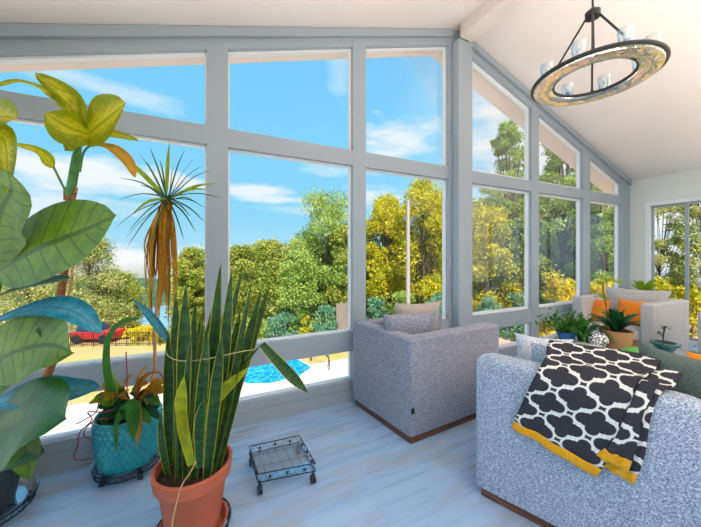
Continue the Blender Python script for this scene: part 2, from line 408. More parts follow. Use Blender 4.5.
# unseen rear wall; three tall unglazed openings added to let more light in
bm = bmesh.new()
xs = [XL-.15, -.9, .9, 1.1, 3.5, 3.7, 5.9, XR+.15]
for i in range(0, 8, 2):
    box(bm, xs[i], xs[i+1], YB-.15, YB, 0, 2.35)
prism_y(bm, [(XL-.15, 2.3), (XR+.15, 2.3), (XR+.15, ZE+.05), (XP, ZP+.05), (XL-.15, ZE+.05)], YB-.15, YB)
bmesh.ops.recalc_face_normals(bm, faces=bm.faces); structure('wall_rear', bm, M['wall'])
# window wall: framing
OPEN = [(-1.13, .006), (.148, 1.19), (1.32, 2.33), (2.62, 3.735), (3.877, 4.915), (5.09, 6.02)]
bm = bmesh.new()
edges = [XL]+[e for o in OPEN for e in o]+[XR]
YO = D+.10
for i in range(0, len(edges), 2):
    a, b = edges[i], edges[i+1]
    if a < XP < b: poly = [(a, 0), (b, 0), (b, zroof(b)), (XP, ZP), (a, zroof(a))]
    else: poly = [(a, 0), (b, 0), (b, zroof(b)), (a, zroof(a))]
    prism_y(bm, poly, D, YO)
for (a, b) in OPEN:
    box(bm, a, b, D+.003, YO-.002, 0, .164); box(bm, a, b, D+.003, YO-.002, .43, .60); box(bm, a, b, D+.003, YO-.002, 2.10, 2.235)
    prism_y(bm, [(a, zroof(a)-.15), (b, zroof(b)-.15), (b, zroof(b)), (a, zroof(a))], D+.003, YO-.002)
bmesh.ops.recalc_face_normals(bm, faces=bm.faces); structure('wall_front', bm, M['frame'])
bm = bmesh.new(); box(bm, XP-.1, XP+.1, D-.1, D-.002, 0, ZP-.175); bevel(bm, .006, 2); structure('trim_3', bm, M['frame'])
# sloping header board under the ceiling on the room side
bm = bmesh.new()
for s in (-1, 1):
    xe = XP+s*(XR-XP-.02); xa = XP+s*.1
    prism_y(bm, [(xa, zroof(xa)-.004), (xe, zroof(xe)-.004), (xe, zroof(xe)-.075), (xa, zroof(xa)-.075)], D-.03, D-.002)
bmesh.ops.recalc_face_normals(bm, faces=bm.faces); structure('trim_4', bm, M['frame'])
bm = bmesh.new(); box(bm, XL+.01, XP-.11, D-.018, D-.002, 0, .09); box(bm, XP+.11, XR-.01, D-.018, D-.002, 0, .09); structure('baseboard_front', bm, M['frame'])
bm = bmesh.new(); box(bm, XR-.016, XR-.002, DY1+.05, D-.02, 0, .09); structure('baseboard_right', bm, M['frame'])
bm = bmesh.new()  # unseen left window, added so sky light reaches the left-facing sides
for ya, yb_ in ((-2.55, -1.0), (-1.0, .55), (.55, 2.1)):
    for (a, b, c, d) in ((ya, yb_, .3, .34), (ya, yb_, 2.24, 2.28), (ya, ya+.04, .34, 2.24), (yb_-.04, yb_, .34, 2.24)): box(bm, XL-.10, XL-.05, a, b, c, d)
wl = structure('window_7', bm, M['bead'])
for ya, yb_ in ((-2.55, -1.0), (-1.0, .55), (.55, 2.1)):
    bm = bmesh.new(); box(bm, XL-.078, XL-.074, ya+.04, yb_-.04, .34, 2.24); link('pane', bm, M['pane'], wl, False)
# windows (bead frames with three panes each)
def ringpoly(bm, outer, inner, y0, y1):
    n = len(outer)
    vo = [[bm.verts.new((x, y, z)) for x, z in outer] for y in (y0, y1)]; vi = [[bm.verts.new((x, y, z)) for x, z in inner] for y in (y0, y1)]
    for i in range(n):
        j = (i+1)%n
        bm.faces.new((vo[0][i], vo[0][j], vi[0][j], vi[0][i])); bm.faces.new((vo[1][i], vi[1][i], vi[1][j], vo[1][j]))
        bm.faces.new((vo[0][i], vo[1][i], vo[1][j], vo[0][j])); bm.faces.new((vi[0][i], vi[0][j], vi[1][j], vi[1][i]))
for k, (a, b) in enumerate(OPEN):
    bm = bmesh.new(); w = .013 if k < 3 else .026
    lites = [[(a, .164), (b, .164), (b, .43), (a, .43)], [(a, .60), (b, .60), (b, 2.10), (a, 2.10)],
             [(a, 2.235), (b, 2.235), (b, zroof(b)-.15), (a, zroof(a)-.15)]]
    inn = []
    for L in lites:
        q = [(L[0][0]+w, L[0][1]+w), (L[1][0]-w, L[1][1]+w), (L[2][0]-w, L[2][1]-w), (L[3][0]+w, L[3][1]-w)]
        inn.append(q); ringpoly(bm, L, q, D+.045, D+.085)
    bmesh.ops.recalc_face_normals(bm, faces=bm.faces)
    wo = structure('window_%d' % (k+1), bm, M['bead'])
    for q in inn:
        p = bmesh.new(); prism_y(p, q, D+.062, D+.066); bmesh.ops.recalc_face_normals(p, faces=p.faces)
        link('pane', p, M['pane'], wo, smooth=False)
# sliding door in the right wall
bm = bmesh.new()
def fr(bm, y0, y1, z0, z1, w, x0, x1):
    box(bm, x0, x1, y0, y1, z0, z0+w); box(bm, x0, x1, y0, y1, z1-w, z1); box(bm, x0, x1, y0, y0+w, z0+w, z1-w); box(bm, x0, x1, y1-w, y1, z0+w, z1-w)
fr(bm, DY0, DY1, .0, DZ, .05, XR-.01, XR+.14)
do = structure('door_1', bm, M['bead'])
ys = [DY0+.05, .62, 1.19, 1.76, DY1-.05]
leaf_x = [XR+.02, XR+.07, XR+.02, XR+.07]
for i in range(4):
    bm = bmesh.new(); fr(bm, ys[i]-.01, ys[i+1]+.01, .05, DZ-.05, .035, leaf_x[i], leaf_x[i]+.035); f = link('door_leaf', bm, M['frame'], do, smooth=False)
    bm = bmesh.new(); box(bm, leaf_x[i]+.015, leaf_x[i]+.02, ys[i]+.025, ys[i+1]-.025, .085, DZ-.085); link('pane', bm, M['pane'], f, smooth=False)
# lower storey under the room
bm = bmesh.new(); box(bm, XL-.15, XR+.15, YB-.1, D+.1, -5.0, -.32); structure('wall_basement', bm, M['wall'])

# ------------------------------------------------------------------ outdoors
ZG = -5.0
def patio_b(nt):
    v = nt.tc.outputs['Object']; n = nt.noise(v, .8, 4)
    c = nt.mix(nt.rng(n, .3, .7), lin(206,196,188), lin(226,218,212))
    br = nt.new('ShaderNodeTexBrick'); nt.put(br.inputs['Vector'], v); br.inputs['Scale'].default_value = 1; br.inputs['Brick Width'].default_value = 1.5; br.inputs['Row Height'].default_value = 1.5; br.inputs['Mortar Size'].default_value = .012; br.offset = 0
    nt.put(nt.bs.inputs['Base Color'], nt.mix(nt.math('MULTIPLY', br.outputs[1], .4), c, lin(190,178,168)))
M['patio'] = material('pale_concrete', patio_b, rough=.85)
def lawn_b(nt):
    v = nt.tc.outputs['Object']; n = nt.noise(v, .35, 6, .6); n2 = nt.noise(v, 6, 4, .7)
    c = nt.ramp(n, [(.3, lin(200,164,112)), (.55, lin(208,176,120)), (.68, lin(176,168,80)), (.85, lin(128,144,54))])
    nt.put(nt.bs.inputs['Base Color'], nt.mix(nt.rng(n2, .3, .7, 0, .35), c, lin(120,110,60)))
M['lawn'] = material('dry_lawn', lawn_b, rough=.95, spec=.1)
def lake_b(nt):
    b = nt.new('ShaderNodeBump'); b.inputs['Strength'].default_value = .2; nt.put(b.inputs['Height'], nt.noise(nt.mapping(nt.tc.outputs['Object'], scale=(1, 3, 1)), 1.5, 3)); nt.l.new(b.outputs[0], nt.bs.inputs['Normal'])
M['lake'] = material('lake_water', lake_b, color=lin(120,160,190), rough=.25, spec=.6)
def pool_b(nt):
    v = nt.tc.outputs['Object']
    w = nt.new('ShaderNodeTexVoronoi', feature='DISTANCE_TO_EDGE'); nt.put(w.inputs['Vector'], nt.mapping(v, scale=(1,1,1))); w.inputs['Scale'].default_value = 2.5
    c = nt.mix(nt.rng(w.outputs[0], 0, .12), lin(60,190,250), lin(10,135,232)); nt.put(nt.bs.inputs['Base Color'], c)
    b = nt.new('ShaderNodeBump'); b.inputs['Strength'].default_value = .15; nt.put(b.inputs['Height'], nt.noise(v, 4, 3)); nt.l.new(b.outputs[0], nt.bs.inputs['Normal'])
M['pool'] = material('pool_water', pool_b, rough=.08, spec=.4)
# terrain: patio plate, then slope down to the lake
bm = bmesh.new(); box(bm, -30, 60, D+.1, 16.2, ZG-.3, ZG); structure('patio', bm, M['patio'])
bm = bmesh.new(); ny, nx = 40, 80; g = []
for j in range(ny+1):
    y = 16.2+j/ny*42; row = []
    for i in range(nx+1):
        x = -60+i/nx*150
        z = ZG-.02-max(0, x*S_+y*C_-22.5)*.26 if x < 60 else ZG
        z = max(z, -12.6)+.15*noise.noise(Vector((x*.15, y*.15, 0)))*max(0, min(1, (x*S_+y*C_-22)/4))
        row.append(bm.verts.new((x, y, z)))
    g.append(row)
for j in range(ny):
    for i in range(nx): bm.faces.new((g[j][i], g[j][i+1], g[j+1][i+1], g[j+1][i]))
structure('lawn', bm, M['lawn'], smooth=True)
bm = bmesh.new(); box(bm, -30, XL-.2, -20, D+.1, ZG-.3, ZG); box(bm, XR+.2, 60, -20, D+.1, ZG-.3, ZG); structure('side_yard', bm, M['lawn'])
bm = bmesh.new(); box(bm, -150, 220, 38, 200, -12.3, -12.0); structure('lake', bm, M['lake'])
def hill_b(nt):
    n = nt.noise(nt.tc.outputs['Object'], .5, 6, .7); nt.put(nt.bs.inputs['Base Color'], nt.mix(nt.rng(n, .35, .65), lin(52,80,66), lin(88,108,78)))
M['hill'] = material('distant_forest', hill_b, rough=1, spec=0)
bm = bmesh.new(); prev = None
for i in range(240):
    a = -1.6+3.0*i/239; R = 92+4*math.sin(i*.3)
    col = []
    for k in range(7):
        t = k/6; r = R+t*26; z = -12+(5.6*t**.7)+ (1.1*noise.noise(Vector((i*.35, k*.8, 3)))+.6*noise.noise(Vector((i*1.3, k, 9))))*t
        col.append(bm.verts.new((r*math.sin(a+.45), r*math.cos(a+.45), z)))
    if prev:
        for k in range(6): bm.faces.new((prev[k], col[k], col[k+1], prev[k+1]))
    prev = col
structure('hillside', bm, M['hill'], smooth=True)

# pool with coping, water and rail
def poly_slab(bm, pts, z0, z1):
    a = [bm.verts.new((x, y, z0)) for x, y in pts]; b = [bm.verts.new((x, y, z1)) for x, y in pts]; n = len(pts)
    bm.faces.new(a[::-1]); bm.faces.new(b)
    for i in range(n): bm.faces.new((a[i], a[(i+1)%n], b[(i+1)%n], b[i]))
pool_px = [(205,377), (238,378), (247,384), (270,384), (300,376), (311,368), (296,359), (272,357), (205,366)]
pool_pts = [tuple(ground(px, py, ZG)[:2]) for px, py in pool_px]
cxp = sum(p[0] for p in pool_pts)/len(pool_pts); cyp = sum(p[1] for p in pool_pts)/len(pool_pts)
t = thing('swimming_pool', (cxp, cyp, ZG), 'bright blue swimming pool set in the pale patio below the windows', 'swimming pool')
bm = bmesh.new(); poly_slab(bm, [(cxp+(x-cxp)*1.05, cyp+(y-cyp)*1.05) for x, y in pool_pts], ZG, ZG+.03); link('coping', bm, M['patio'], t, False)
bm = bmesh.new(); poly_slab(bm, pool_pts, ZG+.01, ZG+.05); link('water', bm, M['pool'], t, False)
bm = bmesh.new()
for off in (0, .5):
    a = ground(311, 361, ZG+.05)+Vector((off*.3, off, 0)); b = ground(329, 370, ZG)+Vector((off*.3, off, 0))
    tube(bm, curve_pts([a, a+Vector((.1, -.05, .75)), a.lerp(b, .5)+Vector((0, 0, .85)), b+Vector((0, 0, .6)), b], 5), .028, 6)
link('handrail', bm, M['wire'], t)

# trees -------------------------------------------------------------
def folmat(name, cols, trans=.35):
    def f(nt):
        out = nt.n['Material Output']; ge = nt.new('ShaderNodeNewGeometry')
        n = nt.noise(nt.tc.outputs['Object'], .55, 3)
        k = nt.math('ADD', nt.math('MULTIPLY', ge.outputs['Random Per Island'], .55), nt.math('MULTIPLY', nt.rng(n, .3, .7), .45))
        c = nt.ramp(k, [(i/(len(cols)-1), cc) for i, cc in enumerate(cols)])
        nt.put(nt.bs.inputs['Base Color'], c)
        tl = nt.new('ShaderNodeBsdfTranslucent'); nt.put(tl.inputs[0], c)
        mx = nt.new('ShaderNodeMixShader'); mx.inputs[0].default_value = trans
        nt.l.new(nt.bs.outputs[0], mx.inputs[1]); nt.l.new(tl.outputs[0], mx.inputs[2]); nt.l.new(mx.outputs[0], out.inputs[0])
    return material(name, f, rough=.6, spec=.2)
M['fol_yellow'] = folmat('golden_foliage', [lin(84,108,30), lin(170,172,34), lin(232,214,46), lin(252,240,104)])
M['fol_lime'] = folmat('yellow_green_foliage', [lin(70,104,44), lin(134,156,62), lin(196,194,82), lin(234,224,134)])
M['fol_green'] = folmat('mid_green_foliage', [lin(96,132,58), lin(142,172,76), lin(190,204,100), lin(228,228,150)])
M['fol_pine'] = folmat('pine_foliage', [lin(104,136,76), lin(162,176,100), lin(212,206,134), lin(240,228,180)])
M['fol_bush'] = folmat('bush_foliage', [lin(120,140,40), lin(210,196,40), lin(250,220,60), lin(255,240,110)])
M['fol_teal'] = folmat('blue_green_foliage', [lin(60,120,96), lin(104,160,128), lin(150,190,150), lin(190,212,170)])
M['bark'] = material('grey_brown_bark', color=lin(112,92,76), rough=.95, vary=.25, vscale=6, bump=.5, bscale=14)
rs = np.random.RandomState(5)
def foliage_mesh(name, centers, radii, n_each, size, squash=.8):
    P = []
    for c, r, n in zip(centers, radii, n_each):
        d = rs.normal(size=(n, 3)); d /= np.linalg.norm(d, axis=1)[:, None]
        rad = r*rs.uniform(.35, 1, size=(n, 1))**.6*(1+.15*rs.normal(size=(n, 1)))
        p = np.array(c)+d*rad*np.array([1, 1, squash]); P.append(p)
    P = np.concatenate(P); N = len(P)
    a = rs.normal(size=(N, 3)); a /= np.linalg.norm(a, axis=1)[:, None]
    b = np.cross(a, rs.normal(size=(N, 3))); b /= np.linalg.norm(b, axis=1)[:, None]
    s = size*rs.uniform(.6, 1.35, size=(N, 1)); c = np.cross(a, b)
    V = np.empty((N, 4, 3)); V[:, 0] = P-a*s; V[:, 1] = P+b*s*.5+c*s*.15; V[:, 2] = P+a*s; V[:, 3] = P-b*s*.5+c*s*.15
    me = bpy.data.meshes.new(name); me.vertices.add(N*4); me.vertices.foreach_set('co', V.reshape(-1))
    me.loops.add(N*4); me.loops.foreach_set('vertex_index', np.arange(N*4, dtype=np.int32))
    me.polygons.add(N); me.polygons.foreach_set('loop_start', np.arange(0, N*4, 4, dtype=np.int32)); me.polygons.foreach_set('loop_total', np.full(N, 4, dtype=np.int32))
    me.update(calc_edges=True); return me
def tree(px, ytop, d, wpx, label, mat, group=None, zb=None, n=100, leaves=220, size=.10, fill=.40, lean=0, bare=0, crown0=.22, name='tree', cat='tree', cone=False, trunk_r=.16):
    if zb is None:
        zb = ZG-max(0, d-22.5)*.26
    top = Wp(px, ytop, d); base = Vector((top.x, top.y, zb)); h = top.z-zb; rw = wpx/F*d/2
    t = thing(name, base, label, cat, group)
    bm = bmesh.new(); rnd = random.Random(int(px*7+ytop))
    ph = rnd.random()*6
    ax = [base+Vector((math.sin(ph+k*.9)*.12*k/3+lean*k/8, math.cos(ph+k*.8)*.10*k/3, h*.88*k/8)) for k in range(9)]
    ax[0].z -= .15
    tube(bm, ax, [trunk_r*(1-.85*k/8) for k in range(9)], 7)
    cs, rr = [], []
    for i in range(n):
        u = rnd.uniform(0, 1); a = rnd.uniform(0, 2*math.pi)
        tz = crown0+(1-crown0)*u
        prof = (1-u)**.8*1.0+.08 if cone else math.sin(math.pi*min(1, .16+u*.80))**.75
        q = rnd.uniform(.25, 1)**.5*rw*prof*.8
        r = rw*fill*rnd.uniform(.55, 1.05)*(.6 if cone else 1)
        r = min(r, h*.42); c = base+Vector((math.cos(a)*q+lean*tz, math.sin(a)*q, max(r*.75, min(tz*h, h-r*.7))))
        cs.append(c); rr.append(r)
        if i % 2 == 0:
            k = min(8, max(1, int(tz*8*.8))); s0 = ax[k]
            mid = s0.lerp(c, .5)+Vector((0, 0, -.1*h*.1))
            tube(bm, [s0, mid, c], [trunk_r*.3*(1-tz*.6), trunk_r*.18, .012], 5)
    link('trunk', bm, M['bark'], t)
    me = foliage_mesh('foliage', [c-base for c in cs], rr, [leaves]*n, size)
    me.materials.append(M[mat]); o = bpy.data.objects.new('foliage', me); COL.objects.link(o); o.parent = t
    return t
G1 = 'broad-leaved trees beyond the patio'
T = [ # px, ytop, d, width px, label, mat, kwargs
 (92, 236, 27, 78, 'feathery olive pine left of the lake view, behind the yellow bushes', 'fol_pine', dict(crown0=.04, n=110, fill=.62, size=.09, cone=True)),
 (28, 250, 24, 80, 'pine partly hidden behind the big leaves at far left', 'fol_pine', dict(crown0=.04, n=110, fill=.44, size=.09)),
 (118, 272, 30, 50, 'low rounded yellow-green tree on the lake shore', 'fol_lime', dict(crown0=.1, size=.095)),
 (192, 248, 26, 34, 'yellow-green tree seen just left of the first wide mullion', 'fol_lime', dict(crown0=.12, size=.10)),
 (242, 246, 26, 46, 'yellow-green tree directly right of the first wide mullion', 'fol_lime', dict(crown0=.1, size=.10)),
 (270, 240, 28, 60, 'rounded yellow-green tree behind the pool', 'fol_lime', dict(crown0=.1, size=.10)),
 (300, 250, 23, 46, 'dark green tree at the foot of the tallest tree in the second window', 'fol_green', dict(crown0=.08, size=.10)),
 (326, 190, 25, 84, 'tallest green tree in the second window, above the pool', 'fol_green', dict(crown0=.12, n=85, size=.10, fill=.34)),
 (346, 225, 24, 50, 'green tree behind the grey wooden gate', 'fol_lime', dict(crown0=.08, n=100, size=.10)),
 (386, 196, 24, 52, 'golden tree left of the white pole', 'fol_yellow', dict(crown0=.2, n=100, size=.10)),
 (424, 178, 22, 66, 'large golden tree right of the white pole', 'fol_yellow', dict(crown0=.15, n=80, size=.10)),
 (405, 225, 27, 90, 'deep green tree behind the golden trees', 'fol_green', dict(crown0=.05, n=70, size=.11)),
 (452, 190, 24, 50, 'lime green tree behind the ridge post', 'fol_lime', dict(crown0=.1, size=.10)),
 (508, 122, 20, 62, 'tall airy green tree right of the ridge post, reaching the upper pane', 'fol_green', dict(crown0=.12, n=120, leaves=170, size=.095, fill=.26, trunk_r=.2)),
 (488, 208, 19, 60, 'golden shrubby tree right of the ridge post', 'fol_yellow', dict(crown0=.05, n=100, size=.095)),
 (530, 200, 19, 60, 'yellow-green tree behind the fifth mullion', 'fol_lime', dict(crown0=.05, n=100, size=.095)),
 (562, 132, 18, 70, 'tall airy tree filling the fifth window', 'fol_green', dict(crown0=.12, n=120, leaves=170, size=.095, fill=.26, trunk_r=.28)),
 (604, 160, 16, 60, 'airy green tree in the last window before the corner', 'fol_green', dict(crown0=.15, n=110, leaves=170, size=.09, fill=.28)),
 (600, 215, 18, 90, 'yellow-green tree low in the last window', 'fol_lime', dict(crown0=.04, n=100, size=.095)),
 (662, 190, 15, 70, 'pale airy tree outside the sliding door, left leaf', 'fol_pine', dict(crown0=.3, n=70, leaves=130, size=.07, trunk_r=.07, fill=.26)),
 (700, 185, 14, 60, 'pale airy tree outside the sliding door, at the edge of the picture', 'fol_pine', dict(crown0=.3, n=100, leaves=130, size=.07, trunk_r=.07, fill=.26)),
]
for (px, yt, d, w, lab, mt, kw) in T: tree(px, yt, d, w, lab, mt, group=G1, **kw)
BT = [(160,252,'left-hand'),(205,250,'second'),(262,246,'third'),(310,236,'fourth'),(350,228,'fifth'),(395,215,'sixth'),(440,205,'seventh'),(490,198,'eighth'),(540,185,'ninth'),(590,190,'tenth')]
for i, (px, yt, w_) in enumerate(BT):
    if i == 0: continue
    tree(px, yt, 30-(.6*i), 74, 'dense green tree in the back row of the woods, %s counted from the left' % w_, ('fol_green', 'fol_lime')[i % 2], group=G1, n=70, leaves=230, size=.14, fill=.46, crown0=.02)
G2 = 'bushes beyond the patio'
B = [(52, 338, 23.0, 40, 'fol_bush', 'yellow bush at far left beside the black fence'), (125, 330, 22.5, 22, 'fol_bush', 'yellow-green bush right of the red car'), (147, 326, 22, 34, 'fol_bush', 'golden bush in front of the lake'),
     (172, 331, 21.5, 26, 'fol_lime', 'low lime bush beside the teal planter view'), (255, 318, 21, 34, 'fol_green', 'dark green bush behind the pool, left'), (283, 312, 22, 40, 'fol_teal', 'blue-green bush behind the pool'),
     (306, 316, 20.5, 14, 'fol_yellow', 'small orange-yellow bush behind the pool'), (326, 305, 21, 34, 'fol_teal', 'blue-green bush left of the wooden gate'), (378, 298, 21, 30, 'fol_teal', 'blue-green bush left of the white pole'), (402, 292, 20, 34, 'fol_green', 'green bush at the foot of the white pole'),
     (435, 294, 19, 40, 'fol_teal', 'blue-green bush behind the armchair cushions'), (492, 296, 16, 34, 'fol_teal', 'blue-green bush right of the ridge post'), (518, 292, 16.5, 34, 'fol_teal', 'blue-green bush beside the fourth window'), (548, 306, 9.5, 30, 'fol_bush', 'bright yellow bush behind the table plants'),
     (560, 268, 15, 36, 'fol_bush', 'golden bush in the fifth window'), (600, 278, 12, 50, 'fol_bush', 'golden bush in the last window'), (652, 276, 13.0, 50, 'fol_yellow', 'bright yellow bush outside the sliding door, left'), (690, 286, 12.5, 40, 'fol_yellow', 'bright yellow bush outside the sliding door, right')]
for i, (px, yt, d, w, mt, lab) in enumerate(B):
    tree(px, yt, d, w, lab, mt, group=G2, n=26, leaves=110, size=.09, crown0=.05, name='bush', cat='bush', trunk_r=.06, fill=.5)
# raised bank outside the sliding door and beside the last windows
bm = bmesh.new(); vv = []
for i in range(13):
    row = []
    for j in range(9):
        x = 11+i*1.4; y = -6+j*2.6
        row.append(bm.verts.new((x, y, ZG+min(3.4, .55*i+.2*math.sin(j)))))
    vv.append(row)
for i in range(12):
    for j in range(8): bm.faces.new((vv[i][j], vv[i+1][j], vv[i+1][j+1], vv[i][j+1]))
structure('side_bank', bm, M['lawn'], smooth=True)

# fence, gate, car, pole
def fence(x0, y0, x1, y1, z, label, h=1.1, n=26):
    t = thing('metal_fence', (x0, y0, z), label, 'fence', )
    bm = bmesh.new(); a = Vector((x0, y0, z)); b = Vector((x1, y1, z))
    for zz in (.15, h-.08): tube(bm, [a+Vector((0,0,zz)), b+Vector((0,0,zz))], .02, 5)
    link('rail', bm, M['black'], t)
    bm = bmesh.new()
    for i in range(n+1):
        p = a.lerp(b, i/n); tube(bm, [p, p+Vector((0,0,h))], .035 if i % 6 == 0 else .014, 5)
    link('pickets', bm, M['black'], t)
a = ground(48, 347, ZG); b = ground(160, 345, ZG)
fence(a.x, a.y, b.x, b.y, ZG, 'black metal picket fence crossing the dry lawn at left', n=60, h=.95)
a = Wp(500, 254, 9.0); b = Wp(534, 254, 9.0)
fence(a.x, a.y, b.x, b.y, -2.3, 'dark railing low outside the fourth window', h=.5, n=22)
def orange_b(nt): pass
M['brick'] = material('salmon_terrace', color=lin(232,166,136), rough=.9, vary=.12, vscale=3)
bm = bmesh.new(); p = Wp(505, 254, 9.0); 
box(bm, p.x-1.2, p.x+3.2, p.y-.6, p.y+5, -5, -2.3); bevel(bm, .03, 2); tag(link('raised_terrace', bm, M['brick'], smooth=False), 'salmon coloured raised terrace outside the fourth window', 'terrace')
# wooden gate
g0 = ground(343, 330, ZG+0.0); g0 = Wp(343, 330, 21); g0.z = 0
t = thing('wooden_gate', (g0.x, g0.y, ZG-.2), 'weathered grey wooden gate panel beside the second window mullion', 'gate')
M['greywood'] = material('weathered_boards', wood_build(lin(120,108,102), lin(164,150,140)), rough=.9)
zt = Wp(343, 303, 21).z
for k in range(6):
    bm = bmesh.new(); box(bm, g0.x-.5+k*.17, g0.x-.35+k*.17, g0.y, g0.y+.04, ZG-.2, zt-(.04 if k % 2 else 0)); link('board', bm, M['greywood'], t, False)
bm = bmesh.new(); box(bm, g0.x-.55, g0.x+.55, g0.y+.04, g0.y+.09, zt-.5, zt-.4); link('crossbar', bm, M['greywood'], t, False)
bm = bmesh.new(); box(bm, g0.x-.55, g0.x+.55, g0.y+.04, g0.y+.09, ZG+.3, ZG+.4); link('crossbar', bm, M['greywood'], t, False)
# white pole
p = Wp(408, 200, 17.5); bm = bmesh.new(); tube(bm, [(p.x, p.y, ZG-.2), (p.x, p.y, 0), (p.x, p.y, p.z)], [.13, .12, .10], 12)
tag(link('utility_pole', bm, material('pale_pole', color=lin(176,166,160), rough=.8, vary=.08, vscale=2)), 'pale upright pole standing in front of the golden trees', 'pole')
# red car
c0 = Wp(98, 345, 21.6); zc = ZG-.02
t = thing('car', (c0.x, c0.y, zc), 'red car parked behind the black fence', 'car')
M['carred'] = material('red_car_paint', color=lin(206,36,48), rough=.3, coat=.5, vary=.05); M['cardark'] = material('dark_car_glass', color=lin(40,60,80), rough=.15, vary=.1)
dx = Vector((C_, -S_, 0)); dy = Vector((S_, C_, 0))
def cpt(p): return c0.xy.to_3d()+dx*p[0]+dy*p[1]+Vector((0, 0, zc+p[2]))
bm = bmesh.new(); box(bm, -1.5, 1.5, -.7, .7, .28, .8, cpt); bevel(bm, .12, 3); link('body', bm, M['carred'], t)
bm = bmesh.new(); v = box(bm, -1.1, .5, -.62, .62, .8, 1.3, cpt)
for i, q in enumerate(v[4:]): q.co = cpt(((-1.0, .1, .1, -1.0)[i], (-.5, -.5, .5, .5)[i], 1.3))
bevel(bm, .05, 2); link('cabin', bm, M['cardark'], t)
for sx in (-.95, .95):
    for sy in (-.65, .65):
        bm = bmesh.new(); tube(bm, [cpt((sx, sy-.1, .32)), cpt((sx, sy+.1, .32))], .32, 18); link('wheel', bm, M['rubber'], t)

# ------------------------------------------------------------------ furniture
def armchair(B, a, b, la, lb, h, label, group, fab, origin_z=0, arm_t=.12, cushion=True):
    """B near back corner; a facing direction, b width direction"""
    a = Vector((*a, 0)).normalized(); b = Vector((*b, 0)).normalized(); B = Vector((*B, 0))
    fn = lambda p: B+a*p[0]+b*p[1]+Vector((0, 0, p[2]))
    t = thing('armchair', fn((la/2, lb/2, 0)), label, 'armchair', group)
    bm = bmesh.new(); box(bm, .02, la-.02, .02, lb-.02, 0, .055, fn); bevel(bm, .006, 2); link('plinth', bm, M['walnut'], t)
    bm = bmesh.new(); box(bm, 0, arm_t, 0, lb, .05, h, fn); bevel(bm, .022, 4); link('backrest', bm, fab, t)
    for y0 in (0, lb-arm_t):
        bm = bmesh.new(); box(bm, arm_t-.02, la, y0, y0+arm_t, .05, h, fn); bevel(bm, .022, 4); link('armrest', bm, fab, t)
    bm = bmesh.new(); box(bm, arm_t-.01, la-.01, arm_t-.01, lb-arm_t+.01, .05, .27, fn); bevel(bm, .01, 2); link('seat_base', bm, fab, t)
    bm = bmesh.new(); box(bm, arm_t, la+.005, arm_t+.004, lb-arm_t-.004, .271, .43, fn); bevel(bm, .04, 4); link('seat_cushion', bm, fab, t)
    return t, fn, a, b
def rot(deg): return (math.cos(math.radians(deg)), math.sin(math.radians(deg)))
GA = 'low armchairs with wooden plinths'
c1, f1, a1, b1 = armchair((1.24, 1.62), rot(3), (-.15, .98), .95, .69, .722, 'grey tweed cube armchair with a walnut plinth beside the empty wire plant stand', GA, M['tweed_fine'])
bm = bmesh.new(); box(bm, .004, .03, -.004, .002, .22, .255, f1); link('fabric_tag', bm, M['black'], c1, False)
# its two cushions
def scatter(name, c, w, h, t, ax, lean, label, mat, group=None):
    ax = Vector((*ax, 0)).normalized(); nrm = Vector((-ax.y, ax.x, 0)); ay = (Vector((0, 0, 1))*math.cos(lean)+nrm*math.sin(lean))
    bm = pillow_bm(w, h, t, ax=ax, ay=ay, origin=c); return tag(link(name, bm, mat), label, 'cushion', group)
GC = 'loose cushions on the seats'
q = Wp(408, 334, 2.34); scatter('cushion', q, .46, .38, .15, (C_, -S_+.25), -.30, 'grey cushion leaning on the back of the armchair by the window', M['tweed_fine'], GC)
q = Wp(416, 325, 2.50); scatter('cushion', q, .44, .42, .13, (C_, -S_+.3), -.22, 'beige cushion standing behind the grey one on the window armchair', M['beige_fabric'], GC)

# sofa in the foreground
O = Vector((1.307, 1.145, 0)); U = Vector((.3676, -.93, 0)); V = Vector((.93, .3676, 0)); LS, DS = 1.85, .92
fs = lambda p: O+U*p[0]+V*p[1]+Vector((0, 0, p[2]))
t = thing('sofa', fs((LS/2, DS/2, 0)), 'grey tweed sofa in the foreground seen from behind with a patterned throw', 'sofa'); sofa = t
bm = bmesh.new(); box(bm, .02, LS-.02, .02, DS-.02, 0, .06, fs); bevel(bm, .006, 2); link('plinth', bm, M['walnut'], t)
# backrest: upholstered shell with a seam dip at 3/4 length
bm = bmesh.new(); nu = 40; pr = []
for i in range(nu+1):
    s = LS*i/nu; pr.append(s)
sec = [(0,.055),(0,.3),(0,.55),(0,.70),(.006,.728),(.022,.745),(.05,.752),(.11,.752),(.138,.745),(.152,.725),(.155,.70),(.155,.3),(.155,.055)]
rings = []
for s in pr:
    e = min(s, LS-s); r = max(0, 1-e/.03); dz = -.02*r*r
    bulge = .008*math.sin(min(1, e/.3)*math.pi/2)
    rings.append([bm.verts.new(fs((s, v-(bulge if v < .05 and .1 < z < .7 else 0)+(.012*r*r if v < .05 else 0), z+(dz if z > .6 else 0)-.02*math.exp(-((s-.83)/.035)**2)*(1 if z > .72 else 0)))) for v, z in sec])
for i in range(nu):
    for k in range(len(sec)-1): bm.faces.new((rings[i][k], rings[i][k+1], rings[i+1][k+1], rings[i+1][k]))
    bm.faces.new((rings[i][-1], rings[i][0], rings[i+1][0], rings[i+1][-1]))
bm.faces.new(rings[0][::-1]); bm.faces.new(rings[-1]); bmesh.ops.recalc_face_normals(bm, faces=bm.faces)
link('backrest', bm, M['tweed'], t)
bm = bmesh.new(); box(bm, .01, LS-.01, .15, DS, .055, .27, fs); bevel(bm, .015, 3); link('seat_base', bm, M['tweed'], t)
